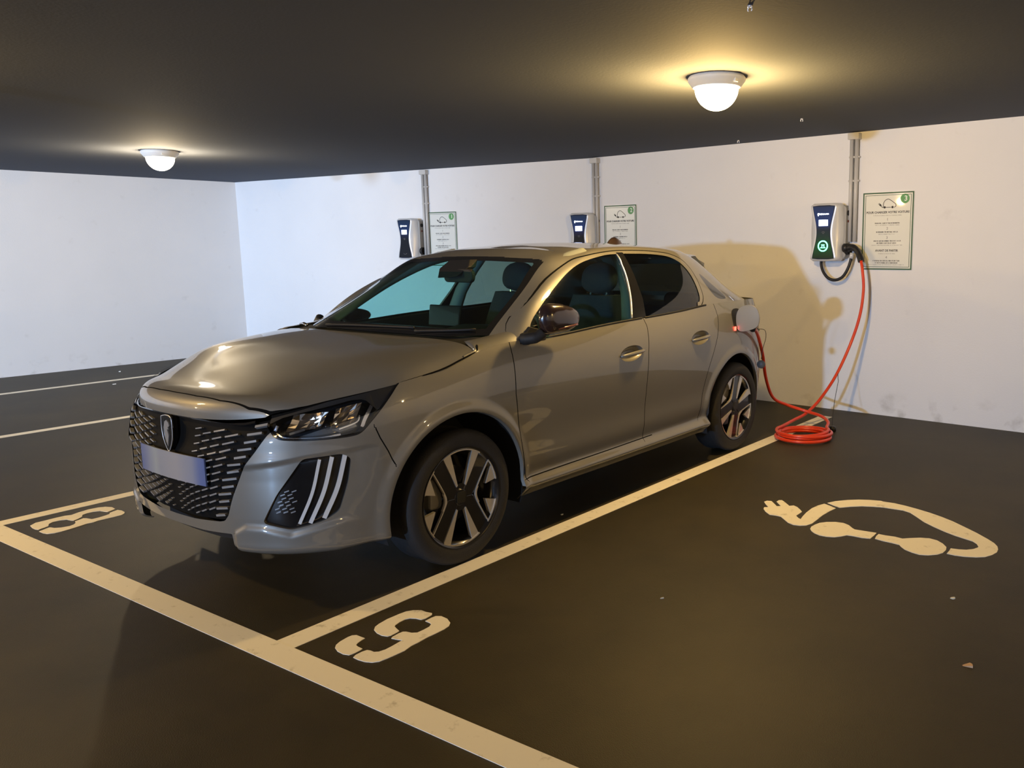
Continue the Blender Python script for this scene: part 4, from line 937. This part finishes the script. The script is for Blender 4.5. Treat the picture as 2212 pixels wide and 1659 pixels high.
marking('painted_car_symbol', [PAINT['plug'], PAINT['shell'], PAINT['wheel1'], PAINT['wheel2']], 'cream stencilled electric car symbol with a plug on the floor of the empty bay', cat='symbol')

# ---- ceiling lamps
LGLOW = mat('lit_opal_glass', (.9, .88, .8), .4, emit=(1.0, .86, .62), es=16)
LGLOW2 = mat('lit_opal_glass_dim', (.9, .88, .8), .4, emit=(1.0, .90, .70), es=5)
LBASE = mat('white_lamp_base', (.72, .70, .66), .4)
labs = ['lit round dome lamp on the ceiling above the empty bay on the right', 'lit round dome lamp on the ceiling at the far left, near the left wall',
        'dome lamp on the ceiling just outside the upper left of the view', 'dome lamp on the ceiling behind the viewer, above the driving lane', 'dome lamp on the ceiling above the driving lane, behind the viewer to the left',
        'dome lamp on the ceiling to the right of the view near the back wall', 'dome lamp on the ceiling to the right of the view above the driving lane']
for i, (x, y, e) in enumerate(LAMPS):
    t = thing('ceiling_lamp', (x, y, CH), labs[i], 'lamp', 'round dome lamps on the ceiling')
    b = MB().lathe([(0, 0), (.150, 0), (.157, -.010), (.156, -.024), (.130, -.058), (.120, -.060), (.0, -.060)])
    b.build('lamp_base', LBASE, t, True, angle=40) if False else b.build('lamp_base', LBASE, t, angle=40)
    dome = MB().lathe([(.119, -.058)]+[(.119*math.cos(a), -.060-.118*math.sin(a)) for a in np.linspace(.05, math.pi/2, 12)])
    dome.build('lamp_dome', LGLOW if i != 1 else LGLOW2, t, True)
    pl = lamp('lamp_bulb_light', 'POINT', (x, y, CH-.235), e, WARM if i != 1 else (1, .78, .48), .05); pl.parent = None
    # a small clip on the rim
    MB().box((.14, -.04, -.03), (.012, .03, .03)).build('clip', LBASE, t)

# ---- ceiling eyelets
for (x, y, lab) in ((.947, 3.297, 'tiny bright metal hook on the dark ceiling right of the near lamp, nearer the lamp'), (-.023, 4.139, 'tiny bright metal hook on the dark ceiling right at the wall edge'), (1.989, .479, 'tiny bright metal hook on the ceiling at the top edge of the view')):
    mb = MB(); mb.lathe([(0, 0), (.010, 0), (.010, -.006), (0, -.006)], (x, y, CH), seg=12)
    mb.tube([(x+.009*math.sin(a), y, CH-.014-.009*math.cos(a)) for a in np.linspace(.6, 5.6, 12)], .0028, 6)
    tag(mb.build('ceiling_hook', mat('bright_zinc', (.85, .85, .88), .25, .6), smooth=True), lab, 'hook', 'metal hooks in the ceiling')

# ---- wall furniture
def frame_at(x):
    """origin on the back wall, local x along the wall, -y out of the wall"""
    s = .09812 if x < -1.999 else -.07652
    return (x, wall_back(x)), math.atan(s)
FB = bpy.data.curves
def text(name, s, size, loc, m, parent, align='CENTER', font_bold=False, ext=.0004, sx_=1.0, fit=None):
    cu = bpy.data.curves.new(name, 'FONT'); cu.body = s; cu.size = size; cu.align_x = align; cu.align_y = 'CENTER'; cu.extrude = ext
    if font_bold: cu.offset = size*.018
    o = bpy.data.objects.new(name+'_tmp', cu); C.objects.link(o); dg = bpy.context.evaluated_depsgraph_get(); dg.update()
    me = bpy.data.meshes.new_from_object(o.evaluated_get(dg)); bpy.data.objects.remove(o)
    me.materials.clear(); me.materials.append(m); o = bpy.data.objects.new(name, me); C.objects.link(o); o.parent = parent
    o.location = loc; o.rotation_euler = (math.pi/2, 0, 0); 
    if fit: sx_ = fit/max(1e-6, max(v.co.x for v in me.vertices)-min(v.co.x for v in me.vertices))
    o.scale = (sx_, 1, 1); return o
PIPE = mat('grey_pvc_conduit', (.50, .50, .49), .35, spec=.5)
def conduit(x, lab, bot=1.24):
    (wx, wy), a = frame_at(x)
    t = thing('conduit_pair', (wx, wy, 0), lab, 'conduit', 'pairs of grey conduits on the back wall', a)
    for dx in (-.022, .022):
        MB().tube([(dx, -.030, bot), (dx, -.030, 2.262)], .0165, 16).build('conduit_pipe', PIPE, t, True)
    MB().prism(rrect(.098, .052, .008, 4, 0, 2.284), lambda p, q, d: (p, d, q), (-.060, 0)).build('junction_cap', PIPE, t, bevel=.003)
    for z in (1.93, 2.12):
        MB().box((0, -.017, z), (.092, .034, .016)).build('pipe_clip', PIPE, t, bevel=.003)
    return t
conduit(-4.215, 'pair of grey conduits running up the wall beside charger 1, farthest left')
conduit(-1.856, 'pair of grey conduits running up the wall beside charger 2, behind the car roof')
conduit(.992, 'pair of grey conduits running up the wall beside charger 3, nearest the right', 1.435)

GREENB = mat('dark_green_print', (.03, .10, .05), .5); GREENC = mat('green_badge_print', (.10, .32, .12), .45); INK = mat('black_print', (.02, .02, .02), .6); INKG = mat('grey_print', (.22, .22, .23), .6)
PAPER = mat('laminated_white_sheet', (.66, .69, .66), .30, coat=.4); WHITEP = mat('white_print', (.8, .85, .8), .5)
def sign(x0, x1, num, lab):
    xm = (x0+x1)/2; (wx, wy), a = frame_at(xm); t = thing('instruction_sign', (wx, wy, 1.5175), lab, 'sign', 'charging instruction signs on the back wall', a)
    w, h = .430, .622
    MB().prism(rrect(w, h, .006, 3), lambda p, q, d: (p, d, q), (-.008, 0)).build('panel', PAPER, t)
    def border(nm, hw, hh, th, m):
        mb = MB()
        for (cx, cz, bw, bh) in ((0, hh, 2*hw+th, th), (0, -hh, 2*hw+th, th), (hw, 0, th, 2*hh-th), (-hw, 0, th, 2*hh-th)): mb.box((cx, -.0088, cz), (bw, .0016, bh))
        return mb.build(nm, m, t)
    border('outer_border', w/2-.007, h/2-.007, .010, GREENB); border('inner_border', w/2-.024, h/2-.024, .0035, GREENB)
    # car with plug line drawing
    L = MB(); K = .80
    def stroke(pts, wd=.0042):
        pts = [np.array(p) for p in pts]
        for p, q in zip(pts[:-1], pts[1:]):
            d = (q-p); ln = np.linalg.norm(d)
            if ln > 1e-6: L.box(((p[0]+q[0])/2, -.0086, (p[1]+q[1])/2), (ln+wd*.6, .0014, wd), ry=-math.atan2(d[1], d[0]))
    yb = .195; q_ = lambda a, b: (a*K, yb+b*K)
    stroke(cr([q_(-.048, 0), q_(-.046, .035), q_(-.030, .062), q_(0, .075), q_(.030, .062), q_(.060, .040), q_(.082, .022), q_(.082, .002), q_(.066, -.008)], 5))
    stroke([q_(-.020, -.006), q_(.030, -.006)]); stroke(cr([q_(-.048, .004), q_(-.050, -.006), q_(-.060, -.004), q_(-.074, .010)], 4))
    for cx in (-.034, .048): L.lathe([(0, -.0094), (.0115*K, -.0094), (.0115*K, -.008), (0, -.008)], (cx*K, 0, yb-.006*K), axis='y', seg=16)
    L.box((-.080*K, -.0086, yb+.018*K), (.018, .0014, .013), ry=.7); L.box((-.090*K, -.0086, yb+.033*K), (.012, .0014, .0035), ry=.7); L.box((-.097*K, -.0086, yb+.026*K), (.012, .0014, .0035), ry=.7)
    L.build('car_drawing', INK, t)
    MB().lathe([(0, -.0096), (.038, -.0096), (.038, -.008), (0, -.008)], (.140, 0, .254), axis='y', seg=32).build('number_badge', GREENC, t)
    text('number', num, .056, (.148, -.0098, .254), WHITEP, t, font_bold=True)
    text('heading', 'POUR CHARGER VOTRE VOITURE', .0245, (0, -.0088, .150), INK, t, font_bold=True, fit=.362)
    text('heading', 'AVANT DE PARTIR', .0245, (0, -.0088, -.156), INK, t, font_bold=True, fit=.193)
    for s_n, z_n in (('1', .094), ('2', .021), ('3', -.052), ('4', -.210)): text('step_number', s_n, .030, (0, -.0088, z_n), INKG, t)
    rr_ = random.Random(7)
    for z_l, w_l, bold in ((.126,.241,0),(.0644,.212,1),(.049,.205,0),(-.006,.184,1),(-.023,.143,0),(-.078,.228,1),(-.095,.17,1),(-.1114,.26,0),(-.180,.141,0),(-.237,.228,1),(-.254,.19,1),(-.269,.31,0)):
        mb = MB(); x = -w_l/2; hgt = .0092 if bold else .0062; st_ = .0021 if bold else .0011
        while x < w_l/2-.004:   # print too small to read in the photo: letter-like strokes
            lw_ = rr_.choice((.0045, .006, .0072)); mb.box((x+st_/2, -.0084, z_l), (st_, .001, hgt))
            if rr_.random() < .7: mb.box((x+lw_*.5, -.0084, z_l+rr_.choice((-.45, 0, .45))*hgt), (lw_*.8, .001, st_*.9))
            if rr_.random() < .55: mb.box((x+lw_*.8, -.0084, z_l), (st_, .001, hgt))
            x += lw_+.0022+(.004 if rr_.random() < .16 else 0)
        mb.build('text_line', INK if bold else INKG, t)
    return t
sign(1.069, 1.500, '3', 'green-bordered instruction sign with badge 3, right of the lit green charger')
sign(-1.758, -1.328, '2', 'green-bordered instruction sign with badge 2, its lower half hidden by the car roof')
sign(-4.20, -3.77, '1', 'green-bordered instruction sign with badge 1, farthest left, above the windscreen')

CASE = mat('light_grey_charger_shell', (.62, .64, .66), .30, .15, coat=.3); CASE_B = mat('mid_grey_charger_back', (.30, .30, .29), .45)
PANEL = mat('dark_glass_charger_panel', (.012, .02, .05), .35, spec=.15)
PANEL_G = mat('dark_glass_charger_panel_green', (.004, .05, .03), .08, coat=.8)
LCD = mat('lit_lcd_display', (.2, .3, .8), .3, emit=(.55, .62, 1.0), es=6); LOGOM = mat('lit_white_lettering', (.9, .9, 1), .3, emit=(.75, .85, 1.0), es=7)
RINGM = mat('lit_green_ring', (.1, .8, .5), .3, emit=(.10, 1.0, .45), es=7); BLUEG = mat('blue_lit_panel_glow', (.01, .03, .12), .35, spec=.15, emit=(.01, .06, .35), es=.10)
GREENG = mat('green_lit_panel_glow', (.0, .06, .02), .35, spec=.15, emit=(.0, .22, .05), es=.13)
def glow_panel(name, stops):
    m = mat(name, (.012, .014, .02), .35, spec=.15, emit=(0, 0, 0), es=1.0); nt = m.node_tree; tc = nt.nodes.new('ShaderNodeTexCoord'); sp = nt.nodes.new('ShaderNodeSeparateXYZ'); rm = nt.nodes.new('ShaderNodeValToRGB')
    nt.links.new(tc.outputs['Generated'], sp.inputs[0]); nt.links.new(sp.outputs[2], rm.inputs[0]); nt.links.new(rm.outputs[0], nt.nodes['Principled BSDF'].inputs['Emission Color'])
    rm.color_ramp.elements[0].position = stops[0][0]; rm.color_ramp.elements[0].color = (*stops[0][1], 1); rm.color_ramp.elements[1].position = stops[-1][0]; rm.color_ramp.elements[1].color = (*stops[-1][1], 1)
    for ps, co in stops[1:-1]: e = rm.color_ramp.elements.new(ps); e.color = (*co, 1)
    return m
GLOWP = glow_panel('backlit_panel_green_and_blue', [(0, (.0, .012, .002)), (.22, (.0, .060, .012)), (.42, (.0, .022, .016)), (.55, (.0, .010, .022)), (.70, (.003, .028, .130)), (1.0, (.002, .020, .070))])
GLOWU = glow_panel('backlit_panel_blue', [(0, (.0, .0, .0)), (.48, (.0, .001, .002)), (.58, (.002, .004, .03)), (.72, (.005, .024, .110)), (1.0, (.002, .018, .055))])
def charger(x, z0, lab, rz, green=False, holster=True):
    (wx, wy), a = frame_at(x); t = thing('wall_charger', (wx, wy, z0), lab, 'charger', 'wall chargers on the back wall', a+rz)
    h = .475; D = .165
    MB().prism(rrect(.300, h*.93, .035, 6, .012, h/2), lambda p, q, d: (p, d, q), (-.085, 0)).build('back_housing', CASE_B, t, bevel=.006)
    # waisted shell: sections up the height, wide back, narrow waisted front face
    n = 26; V = []; F = []
    for i in range(n+1):
        f = i/n; z = h*f; e = min(1, min(f, 1-f)/.045); e = math.sqrt(max(0, 1-(1-e)**2))
        waist = .108-.038*math.sin(math.pi*min(1, max(0, (f-.04)/.92)))**1.5+(.0)
        wf = waist*(.80+.20*e); wm = (.135+.010*math.sin(math.pi*f))*(.86+.14*e); dy = D-.010*(1-e)
        sec = [(-wm, -.070), (-wm, -.098), (-wf-.012, -dy+.006), (-wf, -dy), (wf, -dy), (wf+.012, -dy+.006), (wm, -.098), (wm, -.070)]
        V += [(p, q, z) for p, q in sec]
    m8 = 8
    for i in range(n):
        for k in range(m8): F.append((i*m8+k, (i+1)*m8+k, (i+1)*m8+(k+1) % m8, i*m8+(k+1) % m8))
    F += [tuple(range(m8)), tuple(n*m8+k for k in range(m8))[::-1]]
    o = mesh('front_shell', V, F, CASE, t); o.data.polygons.foreach_set('use_smooth', [True]*len(o.data.polygons)); o.data.set_sharp_from_angle(angle=R(50))
    def face_poly(f0, f1, ins=.008):
        P = []
        for f in np.linspace(f0, f1, 22): P.append((.108-.038*math.sin(math.pi*min(1, max(0, (f-.04)/.92)))**1.5-ins, h*f))
        return P+[(-a_, b_) for a_, b_ in P[::-1]]
    def rc(P): return chaikin(P, 1)
    MB().prism(rc(face_poly(.035, .965)), lambda p, q, d: (p, d, q), (-D-.0035, -D+.002)).build('front_panel', PANEL, t)
    MB().prism(face_poly(.05, .945, .013), lambda p, q, d: (p, d, q), (-D-.0042, -D)).build('panel_glow', GLOWP if green else GLOWU, t)
    MB().box((0, -D-.005, h*.665), (.082, .002, .050)).build('lcd_display', LCD, t)
    lm = MB()
    for k in range(4):
        for q in range(5):
            if (k*3+q*5) % 4: lm.box((-.030+q*.015, -D-.0062, h*.665-.016+k*.0105), (.010, .0006, .0035))
    lm.build('display_text', mat('dark_blue_display_text', (.02, .03, .2), .5), t)
    lg = MB(); zl = h*.815; lg.prism([(-.047+.0075*math.cos(a_), zl+.009*math.sin(a_)-(.006 if math.sin(a_) < -.8 else 0)) for a_ in np.linspace(0, 2*math.pi, 16, endpoint=False)], lambda p, q, d: (p, d, q), (-D-.0055, -D-.003))
    for k in range(9):          # lit name, too glaring to read
        xk = -.034+k*.0092; hk = .013 if k in (0, 2) else .010
        lg.box((xk, -D-.0045, zl+(.0015 if hk > .011 else 0)), (.0026, .002, hk)); lg.box((xk+.003, -D-.0045, zl+(-.004 if k % 2 else .003)), (.0068, .002, .0028)); lg.box((xk+.0058, -D-.0045, zl-.001), (.0022, .002, .008))
    lg.build('logo', LOGOM, t)
    w = MB()
    for q in range(3): w.tube([((.010+.008*q)*math.sin(b_)*.9, -D-.0042, h*.46+(.010+.008*q)*math.cos(b_)) for b_ in np.linspace(-.7, .7, 8)], .0011, 5)
    w.build('contactless_symbol', INKG, t)
    if green:
        r = MB(); r.lathe([(.036, -D-.0062), (.046, -D-.0062), (.046, -D-.004), (.036, -D-.004)], (0, 0, h*.265), axis='y', seg=48)
        r.build('status_ring', RINGM, t)
        g = MB(); g.box((0, -D-.0055, h*.265-.014), (.046, .002, .006)); g.box((0, -D-.0055, h*.265+.010), (.030, .002, .006)); g.box((-.008, -D-.0055, h*.265-.002), (.006, .002, .022), ry=.3); g.box((.010, -D-.0055, h*.265-.002), (.006, .002, .022), ry=-.3)
        g.build('plug_symbol', RINGM, t)
    else:
        r = MB(); r.tube([(.036*math.cos(b_), -D-.0042, h*.20+.036*math.sin(b_)) for b_ in np.linspace(-2.4, -.7, 14)], .0014, 5); r.build('plug_symbol', INKG, t)
    # side socket, key switch and plug holster
    k = MB(); k.lathe([(0, .170), (.020, .170), (.022, .160)], (0, 0, 0), axis='x', seg=20); 
    k.V = [(v[0]-.002, v[1]-.050, v[2]+h*.83) for v in k.V]; k.build('key_switch', BLACKM, t, True, angle=40) if False else k.build('key_switch', BLACKM, t)
    k = MB(); k.lathe([(0, .172), (.010, .172), (.010, .160)], axis='x', seg=14); k.V = [(v[0]-.002, v[1]-.050, v[2]+h*.69) for v in k.V]; k.build('side_button', mat('dark_red_button', (.12, .03, .02), .5), t)
    k = MB(); k.lathe([(0, .168), (.030, .172), (.042, .190), (.046, .160)], axis='x', seg=24); k.V = [(v[0]-.004, v[1]-.052, v[2]+h*.20) for v in k.V]; k.build('plug_holster', BLACKM, t, angle=40)
    return t
charger(-4.43, 1.285, 'pale grey wall charger with dark unlit lower panel, farthest left, above the windscreen', .0)
charger(-2.00, 1.285, 'pale grey wall charger with blue lit display, its bottom hidden behind the car roof', .0)
charger(.800, 1.277, 'pale grey wall charger with glowing green ring and blue display, right of the car', .0, True)

# tethered black lead looping under charger 3
mb = MB(); mb.tube(spline([(.735,4.235,1.32),(.735,4.22,1.25),(.765,4.20,1.185),(.815,4.19,1.135),(.875,4.19,1.120),(.935,4.19,1.145),(.975,4.19,1.20),(1.000,4.195,1.27),(1.010,4.20,1.335)], 8), .0125, 12)
t = thing('black_charger_lead', (.735, 4.235, 1.30), 'short black lead looping in a U under the lit green charger', 'cable')
o = mb.build('lead', mat('black_rubber_cable', (.014, .014, .015), .5), None, True); o.parent = t; o.matrix_parent_inverse = Matrix.Translation((-.735, -4.235, -1.30))
mb = MB().tube([(1.004,4.198,1.30),(1.012,4.20,1.345)], .017, 12); o = mb.build('lead_collar', CASE, None, True); o.parent = t; o.matrix_parent_inverse = Matrix.Translation((-.735, -4.235, -1.30))

# ---- orange charging cable
ORANGE = mat('orange_cable_sheath', (.66, .040, .007), .35, coat=.35)
oc = thing('charging_cable', (1.0, 3.2, 0), 'glossy orange charging cable coiled on the floor, plugged into the car', 'cable')
OI = Matrix.Translation((-1.0, -3.2, 0))
def och(mb, nm, m, par=None, **k):
    o = mb.build(nm, m, None, **k); o.parent = par or oc; o.matrix_parent_inverse = OI if par is None else Matrix.Identity(4); return o
P = [(1.118,4.125,1.285),(1.140,4.105,1.20),(1.158,4.09,1.05),(1.150,4.05,.85),(1.105,3.99,.63),(1.04,3.86,.38),(.975,3.70,.20),(.93,3.53,.105),(.90,3.36,.075)]
cx0, cy0 = 1.085, 3.11
def ring(a0, a1, n, r, z0, z1, ox=0, oy=0):
    return [(cx0+ox+r*math.cos(a), cy0+oy+r*math.sin(a), z0+(z1-z0)*i/(n-1)) for i, a in enumerate(np.linspace(a0, a1, n))]
P += ring(2.9, 2.9+2*math.pi, 14, .200, .060, .035, .0, .02)+ring(3.1, 3.1+2*math.pi, 14, .198, .025, .018, .01, -.02)+ring(3.15, 3.15+2*math.pi, 14, .180, .040, .034, .0, .0)+ring(3.2, 3.2+1.22*math.pi, 12, .182, .030, .070, -.01, .03)
P += [(1.17,3.38,.085),(1.07,3.49,.10),(.93,3.52,.12),(.80,3.46,.165),(.735,3.33,.24),(.765,3.14,.42),(.815,2.98,.62),(.862,2.82,.76),(.900,2.70,.825),(.925,2.62,.845)]
mb = MB(); mb.tube(spline(P, 8), .0122, 12); och(mb, 'cable', ORANGE, smooth=True)
# plug at the charger: black curved grip
BLK = mat('black_plug_plastic', (.013, .013, .014), .42)
mb = MB(); mb.tube(spline([(.975,4.19,1.385),(1.02,4.175,1.392),(1.06,4.16,1.372),(1.095,4.145,1.325),(1.118,4.128,1.278)], 8), [.030]*6+[.026]*10+[.024]*8+[.026]*8+[.026], 14); och(mb, 'charger_plug', BLK, smooth=True)
mb = MB(); mb.tube([(.945,4.20,1.385),(.982,4.19,1.386)], .038, 18); och(mb, 'charger_plug_nose', BLK, smooth=True)
mb = MB(); mb.tube(spline([(.880,2.545,.872),(.898,2.585,.862),(.925,2.625,.846)], 8), [.024+.002*math.sin(i) for i in range(17)], 14); och(mb, 'vehicle_plug', BLK, smooth=True)
# protective caps hanging on thin cords
mb = MB(); mb.tube(spline([(1.035,3.86,.372),(1.06,3.85,.33),(1.075,3.80,.30),(1.12,3.62,.16),(1.165,3.47,.04)], 6) if False else spline([(1.045,3.87,.40),(1.068,3.82,.345),(1.085,3.78,.33),(1.12,3.62,.18),(1.172,3.455,.03)], 6), .0022, 6); och(mb, 'cap_cord', BLK, smooth=True)
mb = MB(); mb.lathe([(0, .042), (.022, .040), (.027, .028), (.028, .004), (0, .002)], (1.1787, 3.4494, 0), seg=24); och(mb, 'dust_cap', BLK, smooth=True)
mb = MB(); mb.tube(spline([(.925,2.66,.842),(.965,2.70,.835),(.955,2.745,.78),(.925,2.762,.70),(.912,2.76,.62)], 6), .0022, 6); och(mb, 'cap_cord', BLK, smooth=True)
mb = MB(); mb.lathe([(0, -.018), (.026, -.016), (.030, 0), (.026, .014), (0, .018)], (0, 0, 0), axis='y', seg=24); mb.V = [(v[0]+.918, v[1]+2.75, v[2]+.585) for v in mb.V]; och(mb, 'dust_cap', mat('grey_rubber_cap', (.09, .09, .09), .5), smooth=True)

# ---- small litter on the floor
import random
random.seed(4)
lit = [(-7.14,2.04,.03,'small white scrap on the floor by the left wall, beyond the farthest bay line',(.8,.8,.75)),(-6.17,1.57,.03,'small white scrap on the floor on the near side of the farthest bay line',(.8,.8,.75)),
       (2.76,.80,.014,'tiny pale crumb on the floor below the painted car symbol',(.6,.6,.55)),(2.95,.27,.022,'small tan leaf scrap on the floor near the right edge',(.5,.33,.2)),(.74,.77,.014,'tiny bright crumb on the floor between the front wheel and the bay line',(.7,.65,.5)),(1.78,.16,.010,'tiny pale crumb on the empty floor between number 9 and the painted car symbol',(.55,.5,.4))]
for (x, y, r_0, lab, col) in lit:
    mb = MB(); n = 7; ang = sorted(random.random()*6.28 for _ in range(n)); poly = [(x+r_0*(.5+random.random()*.5)*math.cos(a), y+r_0*(.4+random.random()*.5)*math.sin(a)) for a in ang]
    mb.prism(poly, lambda a, b, d: (a, b, d+.25*(a-x)*(1 if d > .001 else 0)), (0.0, .004)); tag(mb.build('scrap', mat('scrap_%02d' % int(col[0]*100+col[2]*10), col, .7)), lab, 'litter')
